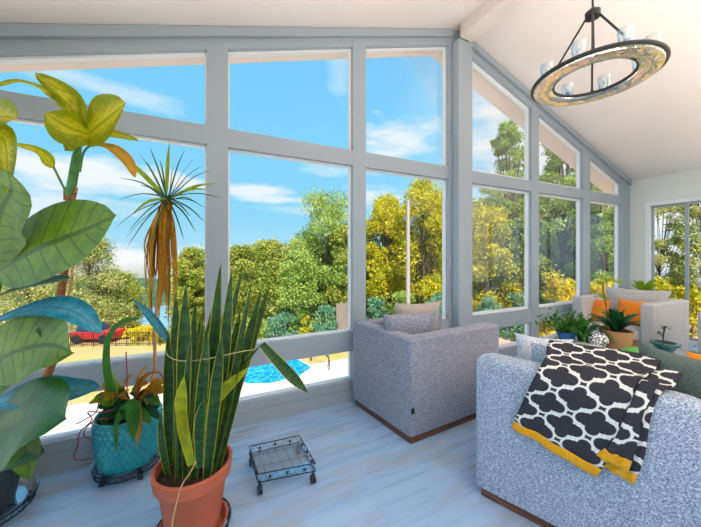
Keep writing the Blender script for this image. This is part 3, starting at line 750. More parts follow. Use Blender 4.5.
for s0, s1 in ((0, .15), (LS-.15, LS)):
    bm = bmesh.new(); box(bm, s0, s1, .15, DS, .055, .56, fs); bevel(bm, .03, 4); link('armrest', bm, M['tweed'], t)
for s0, s1 in ((.155, .925), (.93, LS-.155)):
    bm = bmesh.new(); box(bm, s0, s1, .16, DS+.01, .272, .44, fs); bevel(bm, .045, 4); link('seat_cushion', bm, M['tweed'], t)
for s0, s1 in ((.20, .78), (1.1, 1.66)):
    bm = pillow_bm(s1-s0, .40, .2, ax=U, ay=Vector((0, 0, 1))+V*.18, origin=fs(((s0+s1)/2, .275, .598)), pinch=.03); link('back_cushion', bm, M['tweed'], t)
scatter('cushion', fs((.235, .46, .655)), .30, .30, .13, (U+V*.25).xy, .25, 'pale speckled cushion at the window end of the foreground sofa', M['blue_tweed'], GC)
bm = pillow_bm(.40, .40, .15, ax=(U*1+V*.12+Vector((0,0,-.14))), ay=Vector((0, 0, 1))+V*.10, origin=fs((.83, .30, .665))); tag(link('cushion', bm, M['dark_fabric']), 'dark green-grey cushion beside the patterned throw', 'cushion', GC)
bm = pillow_bm(.36, .34, .13, ax=(U+V*.1), ay=Vector((0, 0, 1))+V*.5, origin=fs((1.0, .54, .66))); tag(link('cushion', bm, M['orange']), 'orange cushion on the foreground sofa, right of the dark green-grey one', 'cushion', GC)

# patterned throw
def throw_b(nt):
    uv = nt.new('ShaderNodeSeparateXYZ'); nt.l.new(nt.tc.outputs['UV'], uv.inputs[0])
    ux, uy = uv.outputs[0], uv.outputs[1]; P1, P2 = .170, .138
    def cell(ox, oy):
        fx = nt.math('SUBTRACT', nt.math('FRACT', nt.math('ADD', nt.math('DIVIDE', ux, P1), ox)), .5)
        fy = nt.math('SUBTRACT', nt.math('FRACT', nt.math('ADD', nt.math('DIVIDE', uy, P2), oy)), .5)
        x = nt.math('MULTIPLY', nt.math('ABSOLUTE', fx), P1); y = nt.math('MULTIPLY', nt.math('ABSOLUTE', fy), P2)
        def circ(cx, cy, r):
            a = nt.math('SUBTRACT', x, cx); b = nt.math('SUBTRACT', y, cy)
            return nt.math('SUBTRACT', nt.math('SQRT', nt.math('ADD', nt.math('MULTIPLY', a, a), nt.math('MULTIPLY', b, b))), r)
        d = nt.math('MINIMUM', circ(.041, 0, .0255), circ(0, .0306, .0238))
        bx = nt.math('MAXIMUM', nt.math('SUBTRACT', x, .0374), nt.math('SUBTRACT', y, .029))
        return nt.math('MINIMUM', d, bx)
    d = nt.math('MINIMUM', cell(0, 0), cell(.5, .5))
    band = nt.math('MULTIPLY', nt.rng(d, -.0015, .0005), nt.rng(d, .0072, .0088, 1, 0))
    n = nt.noise(nt.tc.outputs['Object'], 260, 2)
    dark = nt.mix(n, lin(40,40,46), lin(70,70,78)); light = nt.mix(n, lin(206,206,204), lin(238,238,234))
    nt.put(nt.bs.inputs['Base Color'], nt.mix(band, dark, light))
    b = nt.new('ShaderNodeBump'); b.inputs['Strength'].default_value = .4; b.inputs['Distance'].default_value = .003; nt.put(b.inputs['Height'], n); nt.l.new(b.outputs[0], nt.bs.inputs['Normal'])
M['throw'] = material('quatrefoil_knit', throw_b, rough=.95, spec=.1)
M['mustard'] = material('mustard_knit_edge', tweed(lin(205,140,10), lin(240,180,30), 300), rough=.95, spec=.1)
thr = thing('throw_blanket', fs((.45, .1, .75)), 'charcoal throw with pale quatrefoil lattice and mustard hem over the sofa back', 'blanket')
def sheet(name_main, rows_l, rows_r, mats, hem_frac, uvscale=1, rip=.006, uo=0, nU=26, nV=44, ph=0):
    """rows_l / rows_r: left and right edge polylines in sofa coordinates from bottom hem to top end"""
    def resample(pl):
        P = curve_pts([fs(p) for p in pl], 12); L = [0]
        for i in range(1, len(P)): L.append(L[-1]+(P[i]-P[i-1]).length)
        return P, L
    def at(PL, q):
        P, L = PL; x = q*L[-1]
        for i in range(1, len(P)):
            if L[i] >= x-1e-9:
                f = (x-L[i-1])/max(1e-9, L[i]-L[i-1]); return P[i-1].lerp(P[i], f)
        return P[-1]
    A, B = resample(rows_l), resample(rows_r); LL = (A[1][-1]+B[1][-1])/2
    for part, (v0, v1) in (('hem', (0, hem_frac)), (name_main, (hem_frac, 1))):
        bm = bmesh.new(); uvl = bm.loops.layers.uv.verify(); n2 = max(3, int(nV*(v1-v0))); g = []
        for j in range(n2+1):
            q = v0+(v1-v0)*j/n2; row = []
            for i in range(nU+1):
                u = i/nU; p = at(A, q).lerp(at(B, q), u)
                fall = max(0, 1-q*1.8)
                p = p-V*(.0+rip*(1+math.sin(u*13+ph+q*2))*fall)+Vector((0,0,1))*(-.004*math.sin(u*17+ph)*fall)
                row.append((bm.verts.new(p), (uo+u*(at(A, q)-at(B, q)).length*uvscale, q*LL*uvscale)))
            g.append(row)
        for j in range(n2):
            for i in range(nU):
                c4 = (g[j][i], g[j][i+1], g[j+1][i+1], g[j+1][i]); fc = bm.faces.new([c[0] for c in c4])
                for lp, c in zip(fc.loops, c4): lp[uvl].uv = c[1]
        ob = link(part, bm, mats[0] if part == 'hem' else mats[1], thr)
        md = ob.modifiers.new('thickness', 'SOLIDIFY'); md.thickness = .008; md.offset = 0
main_l = [(.185, -.03, .455), (.235, -.026, .60), (.275, -.022, .71), (.30, .03, .775), (.30, .12, .785), (.29, .22, .808), (.29, .30, .826), (.29, .38, .79)]
main_r = [(.505, -.042, .375), (.56, -.036, .52), (.60, -.03, .68), (.63, .03, .785), (.66, .12, .79), (.70, .22, .815), (.72, .30, .835), (.73, .38, .80)]
sheet('blanket_panel', main_l, main_r, (M['mustard'], M['throw']), .055)
fold_l = [(.52, -.026, .425), (.575, -.025, .52), (.615, -.02, .68), (.63, .03, .772), (.65, .12, .775), (.68, .22, .802)]
fold_r = [(.615, -.022, .395), (.645, -.02, .52), (.665, -.018, .68), (.70, .03, .77), (.74, .12, .775), (.77, .22, .80)]
sheet('folded_edge', fold_l, fold_r, (M['mustard'], M['throw']), .075, nU=12, uo=.07, ph=2)
fold_l = [(.505, -.052, .47), (.56, -.046, .56), (.60, -.038, .69), (.64, .02, .80)]
fold_r = [(.60, -.048, .455), (.625, -.04, .56), (.645, -.034, .69), (.69, .02, .80)]
sheet('folded_edge', fold_l, fold_r, (M['mustard'], M['throw']), .12, nU=12, uo=.03, ph=4)

# far armchair group (facing the table)
c3, f3, a3, b3 = armchair((5.20, 1.42), (-1, .02), (0, 1), .88, .80, .75, 'pale grey cube armchair in the far corner with orange cushions', GA, M['pale_fabric'])
q = f3((.22, .42, .66)); scatter('cushion', q, .66, .40, .16, (0, 1), -.2, 'pale grey cushion topping the back of the corner armchair', M['pale_fabric'], GC)
q = f3((.46, .30, .58)); scatter('cushion', q, .46, .32, .13, (.1, 1), -.4, 'orange cushion nearer the sliding door on the corner armchair', M['orange'], GC)
c4, f4, a4, b4 = armchair((4.72, .22), (-1, 0), (0, 1), .82, .80, .79, 'pale blue-grey armchair at the right edge of the picture beyond the table', GA, M['pale_fabric'])
q = f3((.60, .66, .57)); scatter('cushion', q, .34, .30, .12, (.5, 1), -.3, 'orange cushion nearer the window wall on the corner armchair', M['orange'], GC)

# glass coffee table
tx0, tx1, ty0, ty1, tz = 2.72, 3.84, .72, 1.78, .45
t = thing('coffee_table', ((tx0+tx1)/2, (ty0+ty1)/2, 0), 'white framed glass coffee table crowded with potted plants', 'table')
bm = bmesh.new(); box(bm, tx0, tx1, ty0, ty1, tz-.012, tz); bevel(bm, .003, 2); link('glass_top', bm, M['clear'], t)
bm = bmesh.new(); box(bm, tx0+.02, tx1-.02, ty0+.02, ty1-.02, tz-.05, tz-.016); bevel(bm, .004, 2); link('apron', bm, M['white_paint'], t)
for x in (tx0+.05, tx1-.05):
    for y in (ty0+.05, ty1-.05):
        bm = bmesh.new(); box(bm, x-.025, x+.025, y-.025, y+.025, 0, tz-.05); bevel(bm, .004, 2); link('leg', bm, M['white_paint'], t)

# ------------------------------------------------------------------ potted plants on the table
def pot_bm(r0, r1, h, wall=.012, rim=0, n=36, c=(0,0,0), rf=None, k=6):
    bm = bmesh.new(); pf = [(r0*.5, 0), (r0, 0)]+[(r0+(r1-r0)*i/k, h*i/k*(1-rim*1.0)) for i in range(1, k+1)]
    if rim: pf += [(r1+.012, h*(1-rim)), (r1+.014, h), (r1, h+.002)]
    pf += [(r1-wall, h), (r1-wall-.004, h*.86), (r1-wall-.004, h*.84)]
    lathe(bm, pf, c, n, rf); bmesh.ops.recalc_face_normals(bm, faces=bm.faces); return bm
def soil_bm(r, z, c):
    bm = bmesh.new(); lathe(bm, [(r, z-.02), (r, z), (r*.6, z+.006), (r*.2, z+.008)], c, 24); return bm
TOCAM = Vector((-S_*1.0-.3, -C_, .25))
def rosette(parent, c, n, lmin, lmax, w, mat, prof='lance', e0=.2, e1=1.2, name='leaf', droop=.25, rnd=None, fold=.2):
    rnd = rnd or random
    for i in range(n):
        a = i*2.4+rnd.uniform(-.3, .3); e = rnd.uniform(e0, e1); L = rnd.uniform(lmin, lmax)
        d = Vector((math.cos(a)*math.cos(e), math.sin(a)*math.cos(e), math.sin(e))); b = Vector(c)
        leafobj(name, mat, parent, [b, b+d*L*.55, b+d*L-Vector((0, 0, droop*L))], w, Vector((-d.x*.5, -d.y*.5, 1)), prof=prof, n=6, m=4, fold=fold)
# 1 low succulent mix in a blue bowl
p = ground(566, 340, tz); t = thing('potted_succulent', p, 'feathery succulent spilling from a blue bowl at the left of the coffee table', 'potted plant')
link('pot', pot_bm(.055, .09, .09, c=p), M['blue_pot'], t); link('soil', soil_bm(.078, .078, p), M['soil'], t)
bm = bmesh.new(); rnd = random.Random(3)
for i in range(70):
    a = rnd.uniform(0, 6.28); e = rnd.uniform(.0, 1.3); L = rnd.uniform(.16, .36); d = Vector((math.cos(a)*math.cos(e)*1.0, math.sin(a)*math.cos(e), math.sin(e)*.8)); b = p+Vector((0, 0, .085))
    leaf(bm, [b, b+d*L*.6, b+d*L-Vector((0, 0, .25*L))], .014, Vector((-d.x, -d.y, 1)), prof='lance', n=6, m=2)
    for k in range(6):
        q = b+d*L*(.4+.1*k); s = Vector((rnd.uniform(-1, 1), rnd.uniform(-1, 1), rnd.uniform(-.2, 1))).normalized()*.05
        leaf(bm, [q, q+s], .02, Vector((0, 0, 1)), n=3, m=2)
link('foliage', bm, M['small_green'], t)
# 2 fern
p = ground(584, 341, tz); t = thing('potted_fern', p, 'dark green fern-like plant in the middle left of the coffee table', 'potted plant')
link('pot', pot_bm(.05, .07, .08, c=p), M['charcoal_pot'], t); link('soil', soil_bm(.055, .068, p), M['soil'], t)
bm = bmesh.new()
for i in range(46):
    a = rnd.uniform(0, 6.28); e = rnd.uniform(.1, 1.4); L = rnd.uniform(.20, .34); d = Vector((math.cos(a)*math.cos(e), math.sin(a)*math.cos(e), math.sin(e))); b = p+Vector((0, 0, .07))
    leaf(bm, [b, b+d*L*.6, b+d*L-Vector((0, 0, .4*L))], .022, Vector((-d.x, -d.y, 1)), prof='lance', n=6, m=2)
link('foliage', bm, M['small_green'], t)
# 3 speckled vase with white blossoms
p = ground(598, 347, tz); t = thing('patterned_pot', p, 'small black and white patterned pot beside the tan clay pot', 'pot')
def bw_b(nt):
    vo = nt.new('ShaderNodeTexVoronoi', feature='DISTANCE_TO_EDGE'); nt.put(vo.inputs['Vector'], nt.tc.outputs['Object']); vo.inputs['Scale'].default_value = 38
    nt.put(nt.bs.inputs['Base Color'], nt.mix(nt.rng(vo.outputs[0], .07, .12), lin(20,22,30), lin(236,238,240)))
M['bw'] = material('black_white_glaze', bw_b, rough=.25)
bm = bmesh.new(); lathe(bm, [(.03, 0), (.06, .025), (.078, .06), (.07, .1), (.045, .12), (.05, .13), (.04, .128), (.035, .10)], p, 32); link('body', bm, M['bw'], t)
# 4 tan pot with broad-leaved plant
p = ground(616, 346, tz); t = thing('potted_rubber_plant', p, 'broad-leaved plant in a tan clay pot, tallest on the coffee table', 'potted plant')
link('pot', pot_bm(.105, .122, .15, c=p), M['clay'], t); link('soil', soil_bm(.108, .130, p), M['soil'], t)
rosette(t, p+Vector((0, 0, .125)), 24, .18, .32, .085, M['small_dark'], 'oval', .6, 1.4)
rosette(t, p+Vector((.03, 0, .13)), 7, .17, .25, .065, M['small_green'], 'oval', .6, 1.4)
bm = bmesh.new(); st = p+Vector((-.05, .03, .09)); tp = st+Vector((-.01, .05, .50)); tube(bm, curve_pts([st, st+Vector((.01, .02, .2)), tp], 5), .006, 6); link('stem', bm, M['cane_brown'], t)
for zz, n, L, w in ((.50, 6, .15, .085), (.33, 4, .14, .07), (.2, 3, .13, .06)):
    rosette(t, st+Vector((0, .03, zz)), n, L*.8, L, w, M['small_yellow'], 'oval', -.1, .7)
# 5 red-tipped leafy plant behind
p = Vector((3.62, 1.52, tz)); t = thing('potted_croton', p, 'loose leafy plant with yellow-green leaves at the back of the coffee table', 'potted plant')
link('pot', pot_bm(.05, .07, .09, c=p), M['terracotta'], t); link('soil', soil_bm(.055, .078, p), M['soil'], t)
rosette(t, p+Vector((0, 0, .08)), 16, .15, .32, .06, M['small_green'], 'oval', .3, 1.3)
# 6 teal pot with bare bonsai twig
p = Vector((3.37, .90, tz)); p = ground(665, 351, tz); t = thing('potted_seedling', p, 'spindly seedling in a dark teal bowl at the right of the coffee table', 'potted plant')
link('pot', pot_bm(.05, .085, .075, c=p, rim=.25), M['teal_dark'], t); link('soil', soil_bm(.07, .064, p), M['soil'], t)
bm = bmesh.new(); tube(bm, curve_pts([p+Vector((0, 0, .06)), p+Vector((-.01, .01, .12)), p+Vector((.01, 0, .22))], 5), .005, 6)
tube(bm, [p+Vector((-.008, .01, .12)), p+Vector((-.04, .03, .17))], .003, 5); link('stem', bm, M['black'], t)
rosette(t, p+Vector((.0, 0, .2)), 7, .03, .06, .022, M['small_dark'], 'oval', -.3, 1); rosette(t, p+Vector((-.035, .02, .15)), 5, .03, .05, .02, M['small_dark'], 'oval', -.3, 1)
# books / booklet
p = ground(642, 353, tz); bm = bmesh.new(); box(bm, p.x-.10, p.x+.10, p.y-.12, p.y+.10, tz+.001, tz+.02); bevel(bm, .003, 2); tag(link('book', bm, M['green_book']), 'thin green book lying between the two right-hand pots', 'book', 'books on the coffee table')
bm = bmesh.new(); p = ground(697, 380, tz); box(bm, p.x-.03, p.x+.2, p.y-.12, p.y+.16, tz+.001, tz+.03); bevel(bm, .003, 2); tag(link('book', bm, M['teal_book']), 'teal book on the near corner of the coffee table', 'book', 'books on the coffee table')
bm = bmesh.new(); p = ground(583, 350, tz); box(bm, p.x-.12, p.x+.16, p.y-.1, p.y+.1, tz+.001, tz+.03); bevel(bm, .003, 2); tag(link('tray', bm, M['white_paint']), 'white tray in front of the table plants', 'tray')
# plants by the sliding door, behind the corner armchair
p = Vector((5.76, 2.02, 0)); t = thing('potted_palm', p, 'yellow-green bushy plant behind the corner armchair by the sliding door', 'potted plant')
link('pot', pot_bm(.12, .16, .28, c=p), M['terracotta'], t); link('soil', soil_bm(.14, .25, p), M['soil'], t)
bm = bmesh.new(); 
for k in range(5): tube(bm, [p+Vector((0, 0, .25)), p+Vector((math.cos(k*1.3)*.1, math.sin(k*1.3)*.1, .75))], .007, 5)
link('stem', bm, M['stem_green'], t)
rosette(t, p+Vector((0, 0, .72)), 26, .22, .42, .07, M['small_yellow'], 'lance', -.1, 1.2)
p = Vector((5.98, 1.22, 0)); t = thing('potted_shrub', p, 'dark leafy houseplant against the sliding door frame', 'potted plant')
link('pot', pot_bm(.1, .14, .25, c=p), M['charcoal_pot'], t); link('soil', soil_bm(.12, .22, p), M['soil'], t)
bm = bmesh.new(); tube(bm, [p+Vector((0, 0, .2)), p+Vector((.02, 0, .7)), p+Vector((0, .03, 1.05))], .012, 6); link('stem', bm, M['cane_brown'], t)
for zz in (.7, .85, 1.0): rosette(t, p+Vector((0, .0, zz)), 7, .10, .18, .06, M['small_dark'], 'oval', -.3, .9)

# ------------------------------------------------------------------ wire plant stand on castors
def pt(x, y, z): return Vector((x, y, z))
cs_ = [pt(.24, 1.918, 0), pt(.548, 1.89, 0), pt(.558, 1.60, 0), pt(.252, 1.655, 0)]
t = thing('plant_stand', (.4, 1.765, 0), 'empty square wire plant stand on castors standing on the bare floor', 'plant stand')
zt_, zl = .115, .07
bm = bmesh.new(); tube(bm, [c+Vector((0,0,zt_)) for c in cs_], .0035, 6, closed=True); link('top_rail', bm, M['wire'], t)
bm = bmesh.new(); tube(bm, [c+Vector((0,0,zl)) for c in cs_], .0035, 6, closed=True); link('bottom_rail', bm, M['wire'], t)
bm = bmesh.new()
for i in range(4):
    a, b = cs_[i], cs_[(i+1)%4]
    z = [a.lerp(b, k/10)+Vector((0, 0, zt_ if k % 2 else zl)) for k in range(11)]
    tube(bm, z, .0018, 5)
    for k in (2, 5, 8): 
        q = a.lerp(b, k/10)+Vector((0, 0, (zt_+zl)/2)); bmesh.ops.create_icosphere(bm, subdivisions=1, radius=.009, matrix=Matrix.Translation(q))
link('lattice_side', bm, M['wire'], t)
bm = bmesh.new()
for k in range(1, 6):
    tube(bm, [cs_[0].lerp(cs_[1], k/6)+Vector((0,0,zl)), cs_[3].lerp(cs_[2], k/6)+Vector((0,0,zl))], .0022, 5)
tube(bm, [cs_[0].lerp(cs_[3], .5)+Vector((0,0,zl)), cs_[1].lerp(cs_[2], .5)+Vector((0,0,zl))], .0022, 5); link('deck_wires', bm, M['wire'], t)
bm = bmesh.new(); v = [bm.verts.new(c*.96+Vector((.016,.07,zl+.006))) for c in cs_]; v2 = [bm.verts.new(c*.96+Vector((.016,.07,zl+.012))) for c in cs_]
bm.faces.new(v); bm.faces.new(v2[::-1])
for i in range(4): bm.faces.new((v[i], v2[i], v2[(i+1)%4], v[(i+1)%4]))
bmesh.ops.recalc_face_normals(bm, faces=bm.faces); link('glass_tray', bm, M['clear'], t, False)
def castor(parent, p, r=.022, top=.07):
    bm = bmesh.new(); tube(bm, [p+Vector((-.012, 0, r)), p+Vector((-.004, 0, r))], r, 16); tube(bm, [p+Vector((.004, 0, r)), p+Vector((.012, 0, r))], r, 16)
    tube(bm, [p+Vector((0, 0, r)), p+Vector((0, 0, top))], .006, 8); tube(bm, [p+Vector((-.008, 0, r*1.9)), p+Vector((.008, 0, r*1.9))], .012, 8)
    link('castor', bm, M['rubber'], parent)
for c in cs_: castor(t, Vector((c.x*.93+.4*.07, c.y*.93+1.765*.07, 0)))

def round_stand(t, p, r, z, n=28, glass=True):
    bm = bmesh.new()
    for zz, rr in ((z-.035, r*.94), (z+.0, r)):
        tube(bm, [p+Vector((math.cos(a)*rr, math.sin(a)*rr, zz)) for a in [k*2*math.pi/40 for k in range(40)]], .004, 6, closed=True)
    tube(bm, [p+Vector((math.cos(a)*r*.97, math.sin(a)*r*.97, z-(.035 if i % 2 else 0))) for i, a in enumerate([k*2*math.pi/48 for k in range(48)])], .002, 5, closed=True)
    link('wire_ring', bm, M['wire'], t)
    bm = bmesh.new()
    for k in range(3):
        a = k*math.pi/3; tube(bm, [p+Vector((math.cos(a)*r*.94, math.sin(a)*r*.94, z-.035)), p-Vector((math.cos(a)*r*.94, math.sin(a)*r*.94, -(z-.035)))], .003, 5)
    link('cross_wires', bm, M['wire'], t)
    if glass:
        bm = bmesh.new(); lathe(bm, [(r*.3, z-.028), (r*.82, z-.028), (r*.97, z+.012), (r*1.0, z+.014), (r*.80, z-.020), (r*.3, z-.020)], p, 40); link('glass_saucer', bm, M['clear'], t)
    for a in (.6, 2.2, 3.8, 5.3): castor(t, p+Vector((math.cos(a)*r*.8, math.sin(a)*r*.8, 0)), r=.02, top=z-.03)

# ------------------------------------------------------------------ snake plant in terracotta
p = Vector((-.050, 1.527, 0))
t = thing('plant_stand', p, 'round wire plant stand on castors under the terracotta pot', 'plant stand'); round_stand(t, p, .155, .078, glass=False)
t = thing('saucer', p+Vector((0, 0, .08)), 'terracotta saucer under the tall snake plant pot', 'saucer')
bm = bmesh.new(); lathe(bm, [(.05, .046), (.115, .046), (.135, .085), (.145, .086), (.128, .052), (.05, .052)], p, 44); link('dish', bm, M['terracotta'], t)
pp = p+Vector((0, 0, .056)); Hp = .30
t = thing('snake_plant', pp, 'tall snake plant with banded yellow-edged leaves in a terracotta pot', 'potted plant')
bm = bmesh.new(); lathe(bm, [(.05, 0), (.105, 0), (.110, .02), (.140, Hp-.065), (.142, Hp-.062), (.158, Hp-.058), (.164, Hp-.004), (.160, Hp), (.150, Hp), (.147, Hp-.01), (.142, Hp-.05), (.04, Hp-.052)], pp, 56)
link('pot', bm, M['terracotta'], t); link('soil', soil_bm(.143, Hp-.035, pp), M['soil'], t)
sn = [ # tip px, tip py, base px, depth delta, width m
 (176,292,178,.03,.058),(186,283,183,-.02,.06),(196,300,186,.05,.055),(205,296,190,0,.055),(214,302,196,.05,.055),(221,262,203,.02,.052),(232,268,206,-.02,.050),
 (243,266,209,.03,.050),(252,282,212,-.02,.050),(262,287,215,.0,.048),(270,285,217,.04,.050),(228,300,205,.07,.06),(240,312,210,.06,.055),(180,318,175,.06,.055),(168,330,170,.02,.045),
 (192,330,188,-.07,.05),(208,330,196,-.06,.05),(222,335,204,-.07,.05),(166,352,168,.05,.04),(250,322,214,.08,.05),(200,318,192,.09,.06),(160,412,167,-.05,.03),(174,400,176,-.09,.035)]
rnd = random.Random(11)
for i, (tx, ty, bx, dd, w) in enumerate(sn):
    d0 = 1.35; b = Wp(bx+rnd.uniform(-3, 3), 480, d0+dd); b.z = pp.z+Hp-.045
    b.x = pp.x+max(-.12, min(.12, (b.x-pp.x)*.95)); b.y = pp.y+max(-.10, min(.10, b.y-pp.y))
    e = Wp(tx, ty, d0+dd*1.5-.02); mid = b.lerp(e, .5)+Vector((rnd.uniform(-.012, .012), rnd.uniform(-.01, .01), 0))
    nn_ = Vector((-S_+rnd.uniform(-.9, .9), -C_+rnd.uniform(-.4, .4), 0))
    leafobj('leaf', M['snake_leaf'], t, [b, mid, e], w*1.05, nn_, prof='sword', fold=.35, n=16, m=6, twist=rnd.uniform(-.7, .7))
def at_d(l, d): return [Wp(x, y, d+k*0) for (x, y), k in zip(l, range(9))]
leafobj('leaf', M['snake_yellow'], t, at_d([(205,430), (216,400), (250,366)], 1.30), .05, (-S_, -C_, .3), prof='sword', n=14, fold=.25)
leafobj('leaf', M['snake_leaf'], t, at_d([(262,344), (284,368), (308,393)], 1.30), .052, (-S_, -C_, .5), prof='sword', n=14, fold=.3)
leafobj('leaf', M['snake_leaf'], t, at_d([(216,430), (226,385), (262,344)], 1.32), .03, (-S_, -C_, .5), prof='sword', n=14, fold=.3)
leafobj('leaf', M['snake_yellow'], t, at_d([(192,465), (182,415), (184,376)], 1.24), .055, (-S_, -C_, .1), prof='sword', n=14, fold=.25)
leafobj('leaf', M['snake_leaf'], t, at_d([(200,468), (200,430), (204,398)], 1.24), .05, (-S_, -C_, .1), prof='sword', n=14, fold=.25)
bm = bmesh.new(); c = Wp(210, 350, 1.35); tube(bm, [c+Vector((math.cos(a)*.20*C_, -math.sin(a)*.12, .02*math.sin(a*2)))+Vector((math.cos(a)*0, -math.cos(a)*.09, 0)) for a in [k*2*math.pi/36 for k in range(36)]], .0022, 5, closed=True); link('string_tie', bm, M['string'], t)
bm = bmesh.new(); tube(bm, curve_pts(at_d([(196,462), (190,473), (182,485), (176,505), (172,526), (172,545)], 1.165), 5), .0028, 5); link('dry_stem', bm, M['drystem'], t)

# ------------------------------------------------------------------ dracaena in teal pot
p = Vector((-.415, 2.185, 0))
t = thing('plant_stand', p, 'round plant stand with a clear saucer and castors under the teal pot', 'plant stand'); round_stand(t, p, .17, .078)
pp = p+Vector((0, 0, .066)); Ht = .29
t = thing('dragon_tree', pp, 'spiky dragon tree with hanging dead leaves in a teal scale-textured pot', 'potted plant')
def scale_rf(r, z, a, k):
    if z < .015 or z > Ht-.012 or r < .12: return r
    row = z/.030; off = .5*(int(row) % 2); u = (a/(2*math.pi)*30+off) % 1; v = row % 1
    return r+.009*max(0, 1-((u-.5)**2*4+(v-.35)**2*1.6))
bm = bmesh.new(); pf = [(.05, 0), (.125, 0)]+[(.132+.032*math.sin(min(1, i/60*1.2)*math.pi/2), Ht*i/60) for i in range(61)]+[(.160, Ht+.006), (.152, Ht), (.148, Ht-.05)]
lathe(bm, pf, pp, 180, scale_rf); link('pot', bm, M['teal'], t); link('soil', soil_bm(.147, Ht-.03, pp), M['soil'], t)
top = Wp(168, 200, 1.72)
bm = bmesh.new(); tube(bm, curve_pts([pp+Vector((.07, -.02, Ht-.03)), Wp(154, 372, 1.78), Wp(155, 325, 1.76), Wp(163, 255, 1.73), top], 8), .009, 8); link('stem', bm, M['drystem'], t)
rnd = random.Random(2)
spk = [(112,152),(120,178),(115,228),(124,240),(138,152),(150,148),(170,140),(176,152),(185,150),(196,156),(203,165),(212,170),(208,190),(222,198),(205,208),(196,232),(184,240),(205,222),(132,214),(128,246),(150,246),(140,185),(160,160),(190,178),(215,183),(118,200),(146,238),(128,232),(199,204),(190,216)]
for i, (x, y) in enumerate(spk):
    dd = rnd.uniform(-.22, .14); e = Wp(x, y, 1.72+dd); b = top+Vector((rnd.uniform(-.008,.008), rnd.uniform(-.008,.008), rnd.uniform(-.01,.02)))
    mid = b.lerp(e, .55)+Vector((0, 0, .018+.012*rnd.random()))
    leafobj('leaf', M['dracaena_leaf'] if i % 6 else M['small_yellow'], t, [b, mid, e], .013 if i % 6 else .03, (-S_*.8, -C_*.8, .6), prof='lance' if i % 6 == 0 else 'grass', n=8, m=2, fold=.3)
for i in range(54):
    x = 150+rnd.uniform(-3, 27)*(1 if i < 44 else .8); y = rnd.uniform(262, 335); b = top+Vector((rnd.uniform(-.02,.02), rnd.uniform(-.02,.02), -.01-.02*rnd.random())); dd = rnd.uniform(-.06, .06)
    e = Wp(x, y, 1.72+dd); m1 = Wp((168+x*2)/3, 222, 1.72+dd); m2 = Wp(x+rnd.uniform(-3, 3), (222+y)/2, 1.72+dd)
    leafobj('withered_leaf', (M['dry_leaf'], M['brown_leaf'])[i % 3 == 0], t, [b, m1, m2, e], rnd.uniform(.015, .030), (-S_+rnd.uniform(-1, 1), -C_, .1), prof='grass', n=12, m=2, fold=.5, twist=rnd.uniform(-1.5, 1.5))
# companion plants in the teal pot
c0_ = pp+Vector((0, 0, Ht-.02))
for i, (x, y, w, mt) in enumerate([(108,440,.06,'small_dark'),(126,436,.05,'small_green'),(152,424,.06,'small_green'),(162,420,.05,'small_dark'),(98,424,.07,'small_green'),(88,404,.05,'small_yellow'),(114,372,.05,'small_yellow'),(148,384,.05,'croton_leaf'),(132,376,.05,'croton_leaf'),(122,395,.07,'croton_leaf'),(112,392,.05,'small_green'),(152,372,.05,'croton_leaf'),(147,366,.04,'croton_leaf'),(166,392,.07,'croton_leaf'),(141,386,.05,'croton_leaf'),(104,382,.05,'croton_leaf'),
        (98,408,.08,'small_dark'),(106,420,.08,'small_dark'),(118,424,.06,'small_green'),(160,405,.07,'small_green'),(148,410,.06,'small_dark'),(128,410,.06,'small_green'),(170,380,.05,'dry_leaf'),(92,402,.07,'small_dark'),(110,404,.07,'small_green'),(126,400,.06,'small_dark'),(100,396,.05,'croton_leaf'),(118,412,.06,'small_dark'),(154,398,.06,'small_dark'),(134,392,.06,'small_green'),(144,398,.06,'croton_leaf'),(160,380,.05,'croton_leaf'),(118,384,.05,'small_yellow'),(103,430,.05,'small_green')]):
    e = Wp(x, y, 1.66+.05*math.sin(i*2)); b = c0_+Vector((rnd.uniform(-.08, .08), rnd.uniform(-.08, .08), 0)); m_ = b.lerp(e, .5)+Vector((0, 0, .05))
    leafobj('companion_leaf', M[mt], t, [b.lerp(e, .3)+Vector((0,0,.03)), b.lerp(e, .65)+Vector((0,0,.05)), e], w, (-S_, -C_, .9), n=8, m=4, fold=.25)
leafobj('companion_leaf', M['small_green'], t, at_d([(133,398), (134,412), (133,440)], 1.60), .085, (-S_, -C_, .2), prof='oval', n=10, m=6)
leafobj('companion_leaf', M['dry_leaf'], t, at_d([(140,400), (139,430), (136,448)], 1.605), .035, (-S_, -C_, .2), prof='lance', n=10, m=4)
leafobj('companion_leaf', M['small_green'], t, at_d([(120,455-45), (116,430), (117,455)], 1.59), .03, (-S_, -C_, .2), prof='lance', n=10, m=4)
leafobj('arching_leaf', M['small_green'], t, at_d([(112,392), (107,365), (109,338), (122,322), (140,318)], 1.62), .05, (-S_, -C_, .3), prof='grass', n=20, m=4)
leafobj('arching_leaf', M['cane_leaf_sky_sheen'], t, at_d([(172,345), (152,318), (132,298)], 1.5), .045, (-S_, -C_, .6), prof='lance', n=12, m=4)
bm = bmesh.new()
for l in ([(118,408),(104,412),(88,412),(92,420),(80,432),(78,445),(74,458),(82,460),(92,458)], [(112,418),(96,420),(86,428),(84,436),(92,440),(96,452)], [(108,424),(98,432),(101,444),(92,449)], [(120,398),(110,392),(100,400),(96,412),(84,420),(76,424)]):
    tube(bm, curve_pts(at_d(l, 1.66), 5), .0032, 5)
tube(bm, curve_pts(at_d([(127,390),(127,372),(126,352)], 1.62), 5), .003, 5); tube(bm, curve_pts(at_d([(135,396),(142,378),(158,372),(166,384)], 1.62), 5), .0035, 5)
link('trailing_stem', bm, M['redstem'], t)

